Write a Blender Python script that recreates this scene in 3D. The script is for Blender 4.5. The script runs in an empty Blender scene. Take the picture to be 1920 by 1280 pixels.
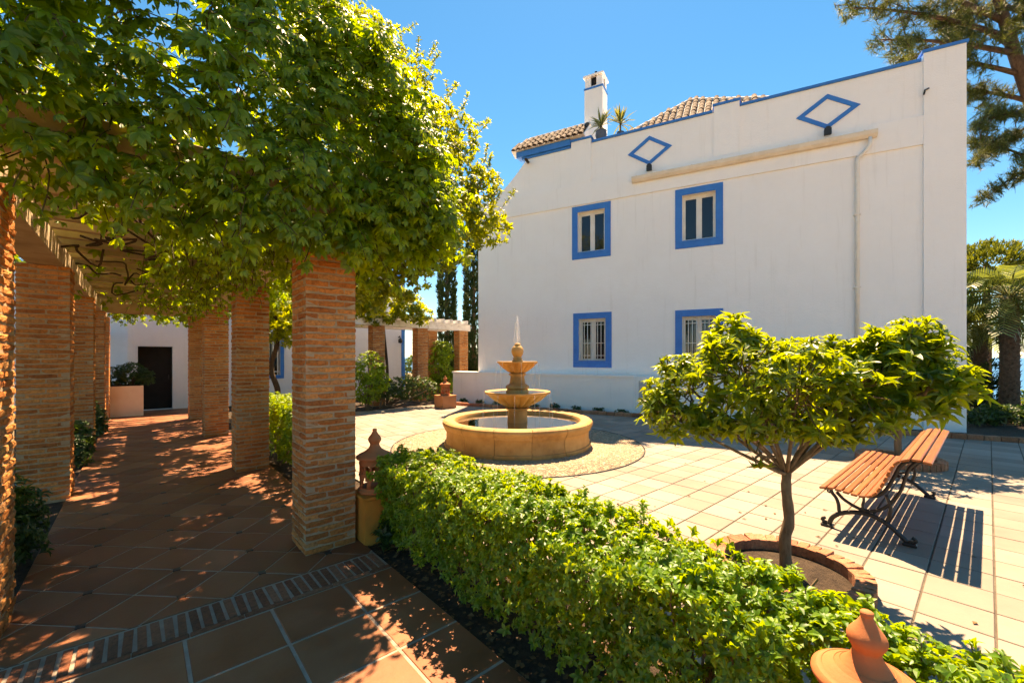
import bpy, math, random
import numpy as np
from mathutils import Vector, Matrix

random.seed(7)
RS = np.random.RandomState(11)
scene = bpy.context.scene
COL = scene.collection
rad = math.radians

# ------------------------------------------------------------------ camera
CAM_H = 1.7
YAW = rad(41.46)
cam = bpy.data.cameras.new('camera')
cam.sensor_width = 36.0
cam.lens = 14.81
cam.shift_y = 0.0146
cam.clip_start = 0.05
cam.clip_end = 40000
cam_ob = bpy.data.objects.new('camera', cam)
COL.objects.link(cam_ob)
cam_ob.location = (0, 0, CAM_H)
cam_ob.rotation_euler = (rad(90), 0, -YAW)
scene.camera = cam_ob

# ------------------------------------------------------------------ sky, sun, exposure
SUN_DIR = Vector((0.439, 0.346, 1.0)).normalized()      # towards the sun
SUN_EL = math.asin(SUN_DIR.z)
SUN_AZ = math.atan2(SUN_DIR.x, SUN_DIR.y)
world = bpy.data.worlds.new('World')
scene.world = world
world.use_nodes = True
wn = world.node_tree
wn.nodes.clear()
sky = wn.nodes.new('ShaderNodeTexSky')
sky.sky_type = 'NISHITA'
sky.sun_disc = False
sky.sun_elevation = SUN_EL
sky.sun_rotation = SUN_AZ
sky.air_density = 1.0
sky.dust_density = 0.05
sky.ozone_density = 9.0
bg = wn.nodes.new('ShaderNodeBackground')
bg.inputs['Strength'].default_value = 0.079
wo = wn.nodes.new('ShaderNodeOutputWorld')
hs = wn.nodes.new('ShaderNodeHueSaturation')
hs.inputs['Hue'].default_value = 0.49
hs.inputs['Saturation'].default_value = 1.22
wn.links.new(sky.outputs[0], hs.inputs['Color'])
wn.links.new(hs.outputs[0], bg.inputs[0])
wn.links.new(bg.outputs[0], wo.inputs[0])
sl = bpy.data.lights.new('sun', 'SUN')
sl.energy = 5.0
sl.angle = rad(0.53)
sl.color = (1.0, 0.90, 0.74)
so = bpy.data.objects.new('sun', sl)
COL.objects.link(so)
so.rotation_euler = (-SUN_DIR).to_track_quat('-Z', 'Y').to_euler()
so.location = (10, 8, 30)
vs = scene.view_settings
vs.view_transform = 'Standard'
vs.look = 'None'
vs.exposure = 1.75
vs.use_white_balance = True          # the photograph is balanced for the shade
vs.white_balance_temperature = 10000
vs.white_balance_tint = 19
vs.gamma = 1.0
vs.use_curve_mapping = False
scene.cycles.use_denoising = True
scene.cycles.max_bounces = 5
scene.cycles.diffuse_bounces = 3
scene.cycles.adaptive_threshold = 0.03
scene.cycles.transparent_max_bounces = 12
scene.cycles.caustics_reflective = False
scene.cycles.caustics_refractive = False

# ------------------------------------------------------------------ node helpers
def newmat(name):
    m = bpy.data.materials.new(name)
    m.use_nodes = True
    nt = m.node_tree
    nt.nodes.clear()
    out = nt.nodes.new('ShaderNodeOutputMaterial')
    b = nt.nodes.new('ShaderNodeBsdfPrincipled')
    nt.links.new(b.outputs[0], out.inputs[0])
    return m, nt, b, out

def N(nt, typ, **kw):
    n = nt.nodes.new(typ)
    for k, v in kw.items():
        setattr(n, k, v)
    return n

def objcoord(nt, scale=(1, 1, 1)):
    tc = N(nt, 'ShaderNodeTexCoord')
    mp = N(nt, 'ShaderNodeMapping')
    mp.inputs['Scale'].default_value = scale
    nt.links.new(tc.outputs['Object'], mp.inputs[0])
    return mp.outputs[0]

def worldcoord(nt, scale=(1, 1, 1)):
    ge = N(nt, 'ShaderNodeNewGeometry')
    mp = N(nt, 'ShaderNodeMapping')
    mp.inputs['Scale'].default_value = scale
    nt.links.new(ge.outputs['Position'], mp.inputs[0])
    return mp.outputs[0]

def noise(nt, vec, scale, detail=4, rough=0.55):
    n = N(nt, 'ShaderNodeTexNoise')
    n.inputs['Scale'].default_value = scale
    n.inputs['Detail'].default_value = detail
    n.inputs['Roughness'].default_value = rough
    nt.links.new(vec, n.inputs['Vector'])
    return n.outputs['Fac']

def ramp(nt, fac, stops, interp='LINEAR'):
    r = N(nt, 'ShaderNodeValToRGB')
    cr = r.color_ramp
    cr.interpolation = interp
    while len(cr.elements) < len(stops):
        cr.elements.new(0.5)
    for e, (p, c) in zip(cr.elements, stops):
        e.position = p
        e.color = (c[0], c[1], c[2], 1)
    nt.links.new(fac, r.inputs[0])
    return r.outputs[0]

def mixc(nt, fac, a, b, mode='MIX'):
    m = N(nt, 'ShaderNodeMix', data_type='RGBA', blend_type=mode)
    for s, v in ((0, fac), (6, a), (7, b)):
        if isinstance(v, (int, float)):
            m.inputs[s].default_value = v
        elif isinstance(v, tuple):
            m.inputs[s].default_value = (v[0], v[1], v[2], 1)
        else:
            nt.links.new(v, m.inputs[s])
    return m.outputs[2]

def mathn(nt, op, a, b=None):
    m = N(nt, 'ShaderNodeMath', operation=op)
    for i, v in enumerate((a, b)):
        if v is None:
            continue
        if isinstance(v, (int, float)):
            m.inputs[i].default_value = v
        else:
            nt.links.new(v, m.inputs[i])
    return m.outputs[0]

def bump(nt, b, h, strength=0.3, dist=0.01):
    n = N(nt, 'ShaderNodeBump')
    n.inputs['Strength'].default_value = strength
    n.inputs['Distance'].default_value = dist
    nt.links.new(h, n.inputs['Height'])
    nt.links.new(n.outputs[0], b.inputs['Normal'])

def rnd(nt):
    """one random number for each piece, whether it is an object or an island of a joined mesh"""
    a = N(nt, 'ShaderNodeNewGeometry').outputs['Random Per Island']
    o = N(nt, 'ShaderNodeObjectInfo').outputs['Random']
    return mathn(nt, 'FRACT', mathn(nt, 'ADD', a, o))

def setb(b, color=None, rough=None, spec=None, metal=None):
    if color is not None:
        b.inputs['Base Color'].default_value = (*color, 1)
    if rough is not None:
        b.inputs['Roughness'].default_value = rough
    if spec is not None:
        b.inputs['Specular IOR Level'].default_value = spec
    if metal is not None:
        b.inputs['Metallic'].default_value = metal

def m_surface(name, c1, c2, scale=6, rough=0.85, bstr=0.25, bscale=60, bdist=0.006, spec=0.3, stain=None, var=0.0, coord='world'):
    m, nt, b, out = newmat(name)
    v = worldcoord(nt) if coord == 'world' else objcoord(nt)
    n1 = noise(nt, v, scale, 5, 0.6)
    col = ramp(nt, n1, [(0.3, c1), (0.7, c2)])
    if stain:
        n2 = noise(nt, v, scale * 0.35, 6, 0.7)
        f = ramp(nt, n2, [(0.5, (0, 0, 0)), (0.75, (1, 1, 1))])
        col = mixc(nt, mathn(nt, 'MULTIPLY', f, stain[1]), col, stain[0])
    if var:
        r = rnd(nt)
        col = mixc(nt, 1.0, col, ramp(nt, r, [(0, (1 - var,) * 3), (0.5, (1, 1 - var * .3, 1 - var * .45)), (1, (1 + var * .5, 1 + var * .4, 1 + var * .3))]), 'MULTIPLY')
    nt.links.new(col, b.inputs['Base Color'])
    setb(b, rough=rough, spec=spec)
    n3 = noise(nt, v, bscale, 5, 0.65)
    bump(nt, b, n3, bstr, bdist)
    return m

def m_leaf(name, dark, mid, light, trans, tw=0.35, rough=0.42, spec=0.45):
    m, nt, b, out = newmat(name)
    r = rnd(nt)
    v = worldcoord(nt)
    n1 = noise(nt, v, 1.6, 3)
    f = mathn(nt, 'ADD', mathn(nt, 'MULTIPLY', r, 0.75), mathn(nt, 'MULTIPLY', mathn(nt, 'SUBTRACT', n1, 0.38), 0.75))
    col = ramp(nt, f, [(0.05, dark), (0.5, mid), (0.95, light)])
    nt.links.new(col, b.inputs['Base Color'])
    setb(b, rough=rough, spec=spec)
    t = N(nt, 'ShaderNodeBsdfTranslucent')
    tc = mixc(nt, 1.0, ramp(nt, f, [(0.0, (0.55, 0.6, 0.6)), (0.6, (1, 1, 1)), (1, (1.35, 1.2, 1.0))]), trans, 'MULTIPLY')
    nt.links.new(tc, t.inputs[0])
    mx = N(nt, 'ShaderNodeMixShader')
    mx.inputs[0].default_value = tw
    nt.links.new(b.outputs[0], mx.inputs[1])
    nt.links.new(t.outputs[0], mx.inputs[2])
    nt.links.new(mx.outputs[0], out.inputs[0])
    return m

def m_bark(name, c1, c2, zs=0.25, scale=30):
    m, nt, b, out = newmat(name)
    v = worldcoord(nt, (1, 1, zs))
    n1 = noise(nt, v, scale, 6, 0.7)
    nt.links.new(ramp(nt, n1, [(0.3, c1), (0.7, c2)]), b.inputs['Base Color'])
    setb(b, rough=0.9, spec=0.2)
    bump(nt, b, n1, 0.7, 0.012)
    return m

M = {}
# whites
def m_stucco(name, c, c2):
    m, nt, b, out = newmat(name)
    v = worldcoord(nt)
    n1 = noise(nt, v, 0.7, 6, 0.7)
    col = ramp(nt, n1, [(0.3, c2), (0.6, c)])
    vs_ = worldcoord(nt, (3.0, 3.0, 0.18))
    n2 = noise(nt, vs_, 2.2, 6, 0.7)
    st = ramp(nt, n2, [(0.56, (0, 0, 0)), (0.8, (1, 1, 1))])
    col = mixc(nt, mathn(nt, 'MULTIPLY', st, 0.30), col, (0.6, 0.54, 0.46))
    nt.links.new(col, b.inputs['Base Color'])
    setb(b, rough=0.92, spec=0.2)
    h = mathn(nt, 'ADD', noise(nt, v, 45, 4, 0.6), mathn(nt, 'MULTIPLY', noise(nt, v, 4, 3), 1.5))
    bump(nt, b, h, 0.45, 0.016)
    return m
M['stucco'] = m_stucco('white_stucco', (0.94, 0.90, 0.855), (0.91, 0.865, 0.815))
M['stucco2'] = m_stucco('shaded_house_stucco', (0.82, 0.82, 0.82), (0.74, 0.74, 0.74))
M['cream'] = m_surface('cream_plaster', (0.74, 0.62, 0.47), (0.82, 0.72, 0.58), 3, 0.8)
M['blue'] = m_surface('blue_paint', (0.005, 0.16, 0.50), (0.010, 0.205, 0.58), 4, 0.6, 0.2, 80, 0.003, 0.4)
M['frame'] = m_surface('window_frame_paint', (0.74, 0.68, 0.6), (0.82, 0.78, 0.7), 5, 0.5)
M['orange'] = m_surface('ochre_stucco', (0.60, 0.215, 0.035), (0.70, 0.28, 0.05), 4, 0.9, 0.4, 70, 0.006, 0.2, ((0.35, 0.14, 0.05), 0.35))
M['orange_box'] = m_surface('terracotta_stucco', (0.55, 0.2, 0.08), (0.62, 0.25, 0.11), 4, 0.9)
M['mortar'] = m_surface('mortar', (0.34, 0.235, 0.14), (0.46, 0.34, 0.215), 14, 0.95, 0.6, 90, 0.01)
M['grout'] = m_surface('grout', (0.085, 0.065, 0.048), (0.15, 0.12, 0.09), 9, 0.95, 0.6, 120, 0.008)
M['terragrout'] = m_surface('walkway_grout', (0.30, 0.23, 0.175), (0.42, 0.335, 0.26), 9, 0.95, 0.6, 120, 0.008)
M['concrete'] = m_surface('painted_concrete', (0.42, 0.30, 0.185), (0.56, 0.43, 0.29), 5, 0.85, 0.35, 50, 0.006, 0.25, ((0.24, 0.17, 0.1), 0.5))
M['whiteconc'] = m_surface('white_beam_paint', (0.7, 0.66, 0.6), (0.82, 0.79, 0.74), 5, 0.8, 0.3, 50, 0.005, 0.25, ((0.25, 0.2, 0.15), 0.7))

def m_brick(name, cols, var=1.0):
    m, nt, b, out = newmat(name)
    r = rnd(nt)
    v = worldcoord(nt)
    col = ramp(nt, r, [(0.0, cols[0]), (0.35, cols[1]), (0.65, cols[2]), (0.9, cols[3]), (1.0, cols[4])])
    n1 = noise(nt, v, 38, 6, 0.75)
    col = mixc(nt, 1.0, col, ramp(nt, n1, [(0.28, (0.45, 0.42, 0.42)), (0.5, (0.95, 0.95, 0.95)), (0.72, (1.3, 1.25, 1.15))]), 'MULTIPLY')
    n5 = noise(nt, v, 1.3, 5, 0.65)
    col = mixc(nt, 1.0, col, ramp(nt, n5, [(0.3, (0.7, 0.68, 0.66)), (0.6, (1.06, 1.05, 1.04))]), 'MULTIPLY')
    nt.links.new(col, b.inputs['Base Color'])
    setb(b, rough=0.9, spec=0.2)
    h = mathn(nt, 'ADD', noise(nt, v, 32, 5, 0.7), mathn(nt, 'MULTIPLY', noise(nt, v, 110, 4, 0.7), 0.5))
    bump(nt, b, h, 0.9, 0.014)
    return m
M['brick'] = m_brick('rough_brick', [(0.42, 0.14, 0.045), (0.58, 0.205, 0.06), (0.62, 0.24, 0.075), (0.68, 0.31, 0.11), (0.46, 0.22, 0.10)])
M['edgebrick'] = m_brick('edging_brick', [(0.40, 0.16, 0.09), (0.48, 0.21, 0.12), (0.52, 0.25, 0.15), (0.42, 0.17, 0.10), (0.36, 0.15, 0.09)])

def m_tile(name, cols, var, fleck, flc=(0.1, 0.05, 0.03), big=2.2, rough=0.6):
    m, nt, b, out = newmat(name)
    r = rnd(nt)
    v = worldcoord(nt)
    off = N(nt, 'ShaderNodeVectorMath', operation='ADD')
    cv = N(nt, 'ShaderNodeCombineXYZ')
    nt.links.new(mathn(nt, 'MULTIPLY', r, 37.0), cv.inputs[2])
    nt.links.new(v, off.inputs[0]); nt.links.new(cv.outputs[0], off.inputs[1])
    n1 = noise(nt, off.outputs[0], big, 5, 0.62)
    f = mathn(nt, 'ADD', mathn(nt, 'MULTIPLY', n1, 0.75), mathn(nt, 'MULTIPLY', r, var))
    col = ramp(nt, f, [(0.25, cols[0]), (0.5, cols[1]), (0.8, cols[2])])
    n2 = noise(nt, v, 26, 5, 0.75)
    fl = ramp(nt, n2, [(0.66, (0, 0, 0)), (0.76, (1, 1, 1))])
    col = mixc(nt, mathn(nt, 'MULTIPLY', fl, fleck), col, flc)
    n4 = noise(nt, v, 0.5, 4, 0.6)
    col = mixc(nt, 1.0, col, ramp(nt, n4, [(0.3, (0.82, 0.8, 0.78)), (0.65, (1.08, 1.06, 1.04))]), 'MULTIPLY')
    nt.links.new(col, b.inputs['Base Color'])
    rr = ramp(nt, n1, [(0.3, (rough - .12,) * 3), (0.7, (rough + .18,) * 3)])
    nt.links.new(rr, b.inputs['Roughness'])
    b.inputs['Specular IOR Level'].default_value = 0.35
    bump(nt, b, mathn(nt, 'ADD', n2, mathn(nt, 'MULTIPLY', n1, 2.0)), 0.28, 0.008)
    return m
M['terra_tile'] = m_tile('terracotta_floor_tile', [(0.16, 0.047, 0.02), (0.27, 0.088, 0.037), (0.37, 0.145, 0.068)], 0.32, 0.6, big=3.0, rough=0.55)
M['plaza_tile'] = m_tile('cream_paving_tile', [(0.195, 0.158, 0.127), (0.258, 0.212, 0.172), (0.32, 0.268, 0.222)], 0.42, 0.4, (0.3, 0.2, 0.12), big=2.0, rough=0.75)
M['band_brick'] = m_brick('band_brick', [(0.24, 0.085, 0.045), (0.30, 0.11, 0.058), (0.33, 0.125, 0.066), (0.37, 0.16, 0.09), (0.26, 0.10, 0.056)])
M['inset'] = m_surface('black_inset', (0.03, 0.028, 0.026), (0.05, 0.045, 0.04), 30, 0.35)
M['terracotta'] = m_surface('terracotta_pottery', (0.43, 0.12, 0.04), (0.53, 0.18, 0.07), 5, 0.75, 0.35, 90, 0.003, 0.3, ((0.26, 0.10, 0.05), 0.45))
M['stone'] = m_surface('golden_fountain_stone', (0.46, 0.235, 0.07), (0.60, 0.35, 0.13), 4, 0.7, 0.5, 55, 0.008, 0.35, ((0.24, 0.11, 0.035), 0.95), var=0.16)
M['stone_pale'] = m_surface('pale_fountain_stone', (0.58, 0.36, 0.12), (0.72, 0.5, 0.22), 6, 0.6, 0.4, 60, 0.006, 0.4, ((0.34, 0.2, 0.07), 0.6))
M['poolfloor'] = m_surface('basin_floor', (0.36, 0.36, 0.24), (0.5, 0.5, 0.36), 3, 0.8, stain=((0.2, 0.2, 0.1), 0.6))
M['gravel_base'] = m_surface('gravel_sand', (0.30, 0.23, 0.15), (0.42, 0.33, 0.23), 60, 0.95, 0.8, 120, 0.015)
M['soil'] = m_surface('dark_soil', (0.035, 0.022, 0.014), (0.085, 0.055, 0.035), 18, 0.95, 0.9, 60, 0.03)
M['earth'] = m_surface('dry_earth', (0.16, 0.11, 0.06), (0.26, 0.19, 0.11), 2, 0.95, 0.6, 30, 0.03)
M['litter'] = m_surface('dry_leaf', (0.11, 0.06, 0.025), (0.22, 0.13, 0.06), 30, 0.9, var=0.4)
M['pebble'] = m_surface('pebble', (0.34, 0.255, 0.165), (0.50, 0.41, 0.30), 12, 0.85, var=0.5)
M['iron'] = m_surface('black_cast_iron', (0.012, 0.012, 0.012), (0.022, 0.02, 0.019), 20, 0.5, 0.4, 70, 0.003, 0.5)
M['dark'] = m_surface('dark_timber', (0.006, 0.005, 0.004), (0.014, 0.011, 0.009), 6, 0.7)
M['grey_box'] = m_surface('grey_cabinet', (0.4, 0.4, 0.4), (0.5, 0.5, 0.5), 6, 0.6)
M['pot_grey'] = m_surface('grey_glazed_pot', (0.07, 0.09, 0.12), (0.12, 0.14, 0.18), 8, 0.4)
M['gutter'] = m_surface('cream_gutter', (0.74, 0.61, 0.47), (0.82, 0.71, 0.57), 4, 0.55, stain=((0.45, 0.33, 0.2), 0.4))
M['rooftile'] = m_brick('barrel_roof_tile', [(0.035, 0.02, 0.014), (0.055, 0.032, 0.022), (0.07, 0.046, 0.034), (0.13, 0.095, 0.075), (0.03, 0.02, 0.016)])
M['mortarwhite'] = m_surface('white_mortar', (0.66, 0.6, 0.54), (0.78, 0.73, 0.67), 10, 0.9)

m, nt, b, out = newmat('varnished_slat')
v = objcoord(nt, (0.6, 14, 14))
n1 = noise(nt, v, 5, 6, 0.65)
r_ = rnd(nt)
c = ramp(nt, n1, [(0.3, (0.235, 0.066, 0.02)), (0.7, (0.40, 0.135, 0.042))])
c = mixc(nt, 1.0, c, ramp(nt, r_, [(0, (0.82, 0.8, 0.78)), (1, (1.15, 1.12, 1.1))]), 'MULTIPLY')
nt.links.new(c, b.inputs['Base Color']); setb(b, rough=0.42, spec=0.45)
bump(nt, b, n1, 0.3, 0.003)
M['slat'] = m

m, nt, b, out = newmat('window_glass')
setb(b, (0.012, 0.016, 0.022), 0.04, 0.6)
M['glass'] = m

m, nt, b, out = newmat('fountain_water')
v = worldcoord(nt)
n1 = noise(nt, v, 9, 3)
setb(b, (0.55, 0.62, 0.5), 0.03, 0.5)
bump(nt, b, n1, 0.08, 0.02)
tr = N(nt, 'ShaderNodeBsdfTransparent'); tr.inputs[0].default_value = (0.78, 0.84, 0.68, 1)
gl = N(nt, 'ShaderNodeBsdfGlossy'); gl.inputs['Roughness'].default_value = 0.03
bp = N(nt, 'ShaderNodeBump'); bp.inputs['Strength'].default_value = 0.1; bp.inputs['Distance'].default_value = 0.02
nt.links.new(n1, bp.inputs['Height']); nt.links.new(bp.outputs[0], gl.inputs['Normal'])
fr = N(nt, 'ShaderNodeFresnel'); fr.inputs[0].default_value = 1.33
nt.links.new(bp.outputs[0], fr.inputs['Normal'])
mx = N(nt, 'ShaderNodeMixShader')
nt.links.new(fr.outputs[0], mx.inputs[0]); nt.links.new(tr.outputs[0], mx.inputs[1]); nt.links.new(gl.outputs[0], mx.inputs[2])
nt.links.new(mx.outputs[0], out.inputs[0])
M['water'] = m

m, nt, b, out = newmat('spray_water')
setb(b, (0.9, 0.92, 0.95), 0.15, 0.6)
b.inputs['Alpha'].default_value = 0.42
M['spray'] = m

m, nt, b, out = newmat('sea_water')
v = worldcoord(nt)
n1 = noise(nt, v, 0.05, 5)
setb(b, (0.012, 0.13, 0.30), 0.35, 0.3)
bump(nt, b, n1, 0.4, 2.0)
M['sea'] = m

M['leaf_vine'] = m_leaf('vine_leaf', (0.03, 0.095, 0.010), (0.078, 0.19, 0.016), (0.18, 0.30, 0.022), (0.54, 0.70, 0.03), 0.47)
M['leaf_tree'] = m_leaf('garden_tree_leaf', (0.026, 0.07, 0.013), (0.06, 0.13, 0.016), (0.18, 0.26, 0.022), (0.60, 0.62, 0.03), 0.5)
M['leaf_hedge'] = m_leaf('hedge_leaf', (0.035, 0.115, 0.008), (0.10, 0.23, 0.013), (0.24, 0.36, 0.022), (0.50, 0.64, 0.028), 0.40)
M['leaf_pitto'] = m_leaf('pittosporum_leaf', (0.025, 0.075, 0.009), (0.075, 0.165, 0.013), (0.20, 0.28, 0.022), (0.52, 0.60, 0.028), 0.43, 0.34, 0.5)
M['leaf_dark'] = m_leaf('dark_shrub_leaf', (0.015, 0.04, 0.012), (0.03, 0.075, 0.018), (0.06, 0.12, 0.02), (0.16, 0.26, 0.03), 0.25)
M['leaf_cypress'] = m_leaf('cypress_leaf', (0.012, 0.034, 0.012), (0.028, 0.062, 0.02), (0.055, 0.095, 0.024), (0.12, 0.18, 0.03), 0.2, 0.6, 0.3)
M['leaf_pine'] = m_leaf('pine_needle', (0.02, 0.045, 0.012), (0.05, 0.085, 0.018), (0.13, 0.15, 0.03), (0.28, 0.28, 0.04), 0.22, 0.55, 0.35)
M['leaf_upine'] = m_leaf('umbrella_pine_leaf', (0.04, 0.07, 0.008), (0.10, 0.14, 0.014), (0.2, 0.22, 0.02), (0.3, 0.32, 0.03), 0.3, 0.6, 0.3)
M['leaf_palm'] = m_leaf('palm_leaflet', (0.035, 0.075, 0.02), (0.075, 0.13, 0.032), (0.19, 0.22, 0.07), (0.36, 0.42, 0.07), 0.3, 0.3, 0.6)
M['leaf_yucca'] = m_leaf('yucca_blade', (0.06, 0.09, 0.02), (0.15, 0.18, 0.04), (0.30, 0.28, 0.09), (0.42, 0.4, 0.08), 0.3)
M['twig'] = m_bark('green_twig', (0.06, 0.06, 0.02), (0.13, 0.10, 0.04))
M['bark'] = m_bark('garden_tree_bark', (0.12, 0.075, 0.042), (0.27, 0.185, 0.115))
M['bark_vine'] = m_bark('vine_bark', (0.035, 0.022, 0.014), (0.10, 0.065, 0.04))
M['bark_pine'] = m_bark('pine_bark', (0.045, 0.028, 0.02), (0.13, 0.085, 0.06), 0.3, 14)
M['bark_palm'] = m_bark('palm_bark', (0.06, 0.035, 0.022), (0.17, 0.11, 0.075), 1.0, 16)
M['frond_rib'] = m_surface('frond_rib', (0.14, 0.15, 0.05), (0.2, 0.19, 0.07), 8, 0.6)

# ------------------------------------------------------------------ mesh helpers
CO, SI = math.cos(YAW), math.sin(YAW)
FW = (SI, CO)
RT = (CO, -SI)
FPX, HOR = 790.0, 668.0
def at(px, py, depth):
    """point of the place at a given distance in front of the camera (photo pixel -> metres)"""
    xc = (px - 960) / FPX
    return Vector((depth * (FW[0] + xc * RT[0]), depth * (FW[1] + xc * RT[1]), CAM_H + depth * (HOR - py) / FPX))

def root_loc(parent):
    p = parent
    while p.parent is not None:
        p = p.parent
    return p.location.copy()

def link(name, mesh, mat, parent=None, loc=None):
    if mat is not None and len(mesh.materials) == 0:
        mesh.materials.append(mat)
    o = bpy.data.objects.new(name, mesh)
    COL.objects.link(o)
    if parent is not None:
        o.parent = parent
    if loc is not None:
        o.location = loc
    return o

def empty(name, loc, label=None, cat=None, group=None):
    o = bpy.data.objects.new(name, None)
    o.empty_display_size = 0.2
    o.location = loc
    COL.objects.link(o)
    tag(o, label, cat, group)
    return o

def tag(o, label=None, cat=None, group=None, kind=None):
    if label: o['label'] = label
    if cat: o['category'] = cat
    if group: o['group'] = group
    if kind: o['kind'] = kind
    return o

class MB:
    def __init__(s):
        s.v = []; s.f = []; s.sm = []
    def add(s, vs, fs, smooth=False):
        k = len(s.v)
        s.v.extend([tuple(p) for p in vs])
        for f in fs:
            s.f.append(tuple(i + k for i in f)); s.sm.append(smooth)
        return s
    def box(s, x0, y0, z0, x1, y1, z1, T=None, j=0.0, ch=0.0):
        c = ch
        if c:
            # box with chamfered vertical and top edges
            def ringp(i, z):
                return [(x0 + i, y0 + i, z), (x1 - i, y0 + i, z), (x1 - i, y1 - i, z), (x0 + i, y1 - i, z)]
            pts = ringp(c, z0) + ringp(0, z0 + c) + ringp(0, z1 - c) + ringp(c, z1)
            fs = [(3, 2, 1, 0), (12, 13, 14, 15)]
            for k in range(3):
                for i in range(4):
                    a = k * 4 + i; b_ = k * 4 + (i + 1) % 4
                    fs.append((a, b_, b_ + 4, a + 4))
        else:
            pts = [(x0, y0, z0), (x1, y0, z0), (x1, y1, z0), (x0, y1, z0), (x0, y0, z1), (x1, y0, z1), (x1, y1, z1), (x0, y1, z1)]
            fs = [(3, 2, 1, 0), (4, 5, 6, 7), (0, 1, 5, 4), (1, 2, 6, 5), (2, 3, 7, 6), (3, 0, 4, 7)]
        if j:
            pts = [(p[0] + random.uniform(-j, j), p[1] + random.uniform(-j, j), p[2] + random.uniform(-j, j)) for p in pts]
        if T: pts = [T(*p) for p in pts]
        return s.add(pts, fs)
    def poly(s, outline, z0, z1, T=None):
        """prism: outline in the first two coordinates, extruded along the third"""
        n = len(outline)
        pts = [(p[0], p[1], z0) for p in outline] + [(p[0], p[1], z1) for p in outline]
        if T: pts = [T(*p) for p in pts]
        fs = [tuple(range(n))[::-1], tuple(range(n, 2 * n))] + [(i, (i + 1) % n, n + (i + 1) % n, n + i) for i in range(n)]
        return s.add(pts, fs)
    def tube(s, pts, radii, sides=6, cap=True, flat=1.0):
        pts = [Vector(p) for p in pts]
        if isinstance(radii, (int, float)): radii = [radii] * len(pts)
        n = len(pts)
        t0 = (pts[1] - pts[0]).normalized()
        up = Vector((0, 0, 1)) if abs(t0.z) < 0.9 else Vector((1, 0, 0))
        x = t0.cross(up).normalized()
        vs, fs = [], []
        for i in range(n):
            if i == 0: t = t0
            elif i == n - 1: t = (pts[i] - pts[i - 1]).normalized()
            else: t = (pts[i + 1] - pts[i - 1]).normalized()
            x = (x - t * x.dot(t))
            x = x.normalized() if x.length > 1e-6 else t.orthogonal().normalized()
            y = t.cross(x)
            for k in range(sides):
                a = 2 * math.pi * k / sides
                vs.append(pts[i] + (x * math.cos(a) * flat + y * math.sin(a)) * radii[i])
        for i in range(n - 1):
            for k in range(sides):
                a = i * sides + k; b_ = i * sides + (k + 1) % sides
                fs.append((a, b_, b_ + sides, a + sides))
        if cap:
            fs.append(tuple(range(sides))[::-1]); fs.append(tuple(range((n - 1) * sides, n * sides)))
        return s.add(vs, fs, True)
    def lathe(s, prof, c, seg=32, a0=0.0, a1=2 * math.pi, mod=None, caps=True, closed=False):
        """profile [(r, z)...] about the vertical axis through c; a partial sweep gets end caps"""
        full = abs(a1 - a0 - 2 * math.pi) < 1e-6
        cols = seg if full else seg + 1
        n = len(prof)
        vs, fs = [], []
        for k in range(cols):
            a = a0 + (a1 - a0) * k / seg
            for i, (r, z) in enumerate(prof):
                rr = r * (mod(a, i) if mod else 1.0)
                vs.append((c[0] + rr * math.cos(a), c[1] + rr * math.sin(a), c[2] + z))
        last = n if closed else n - 1
        for k in range(seg):
            k2 = (k + 1) % cols
            for i in range(last):
                i2 = (i + 1) % n
                fs.append((k * n + i, k2 * n + i, k2 * n + i2, k * n + i2))
        if not full and caps:
            fs.append(tuple(range(n))); fs.append(tuple(range((cols - 1) * n, cols * n))[::-1])
        return s.add(vs, fs, True)
    def mesh(s, name, off=(0, 0, 0)):
        me = bpy.data.meshes.new(name)
        ox, oy, oz = off
        me.from_pydata([(a - ox, b_ - oy, c_ - oz) for a, b_, c_ in s.v], [], s.f)
        me.polygons.foreach_set('use_smooth', s.sm)
        me.update()
        return me
    def build(s, name, mat, parent=None, kind=None, label=None, sharp=None):
        off = root_loc(parent) if parent is not None else (0, 0, 0)
        me = s.mesh(name, off)
        if sharp is not None and any(s.sm):
            me.set_sharp_from_angle(angle=rad(sharp))
        o = link(name, me, mat, parent)
        if kind: o['kind'] = kind
        if label: o['label'] = label
        return o

def piece(name, mesh, mat, parent, loc, rot=None, scale=None):
    """a piece that shares its mesh; loc in world metres"""
    o = link(name, mesh, mat, parent)
    o.location = Vector(loc) - root_loc(parent)
    if rot is not None: o.rotation_euler = rot
    if scale is not None: o.scale = scale
    return o

# ------------------------------------------------------------------ foliage helpers
def leaf_tpl(w=0.4, curl=-0.12, fold=0.06, wide=0.5):
    v = np.array([(0, 0, 0), (-w / 2, wide, fold), (0, wide, -0.02), (w / 2, wide, fold), (0, 1, curl), (-w * .36, wide * .5, fold * .6), (w * .36, wide * .5, fold * .6), (-w * .32, (1 + wide) / 2, fold * .4 + curl * .4), (w * .32, (1 + wide) / 2, fold * .4 + curl * .4)])
    f = [(0, 2, 1, 5), (0, 6, 3, 2), (1, 2, 4, 7), (2, 3, 8, 4)]
    return v, f

def leaf_small(w=0.4, curl=-0.1, fold=0.05, wide=0.5):
    v = np.array([(0, 0, 0), (-w / 2, wide, fold), (0, 1, curl), (w / 2, wide, fold)])
    return v, [(0, 3, 2), (0, 2, 1)]

def combine(parts):
    vs, fs, k = [], [], 0
    for v, f in parts:
        vs.append(v); fs += [tuple(i + k for i in q) for q in f]; k += len(v)
    return np.vstack(vs), fs

def xf(tpl, M3, s=1.0, t=(0, 0, 0)):
    v, f = tpl
    return (v * s) @ np.array(M3).T + np.array(t), f

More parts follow.
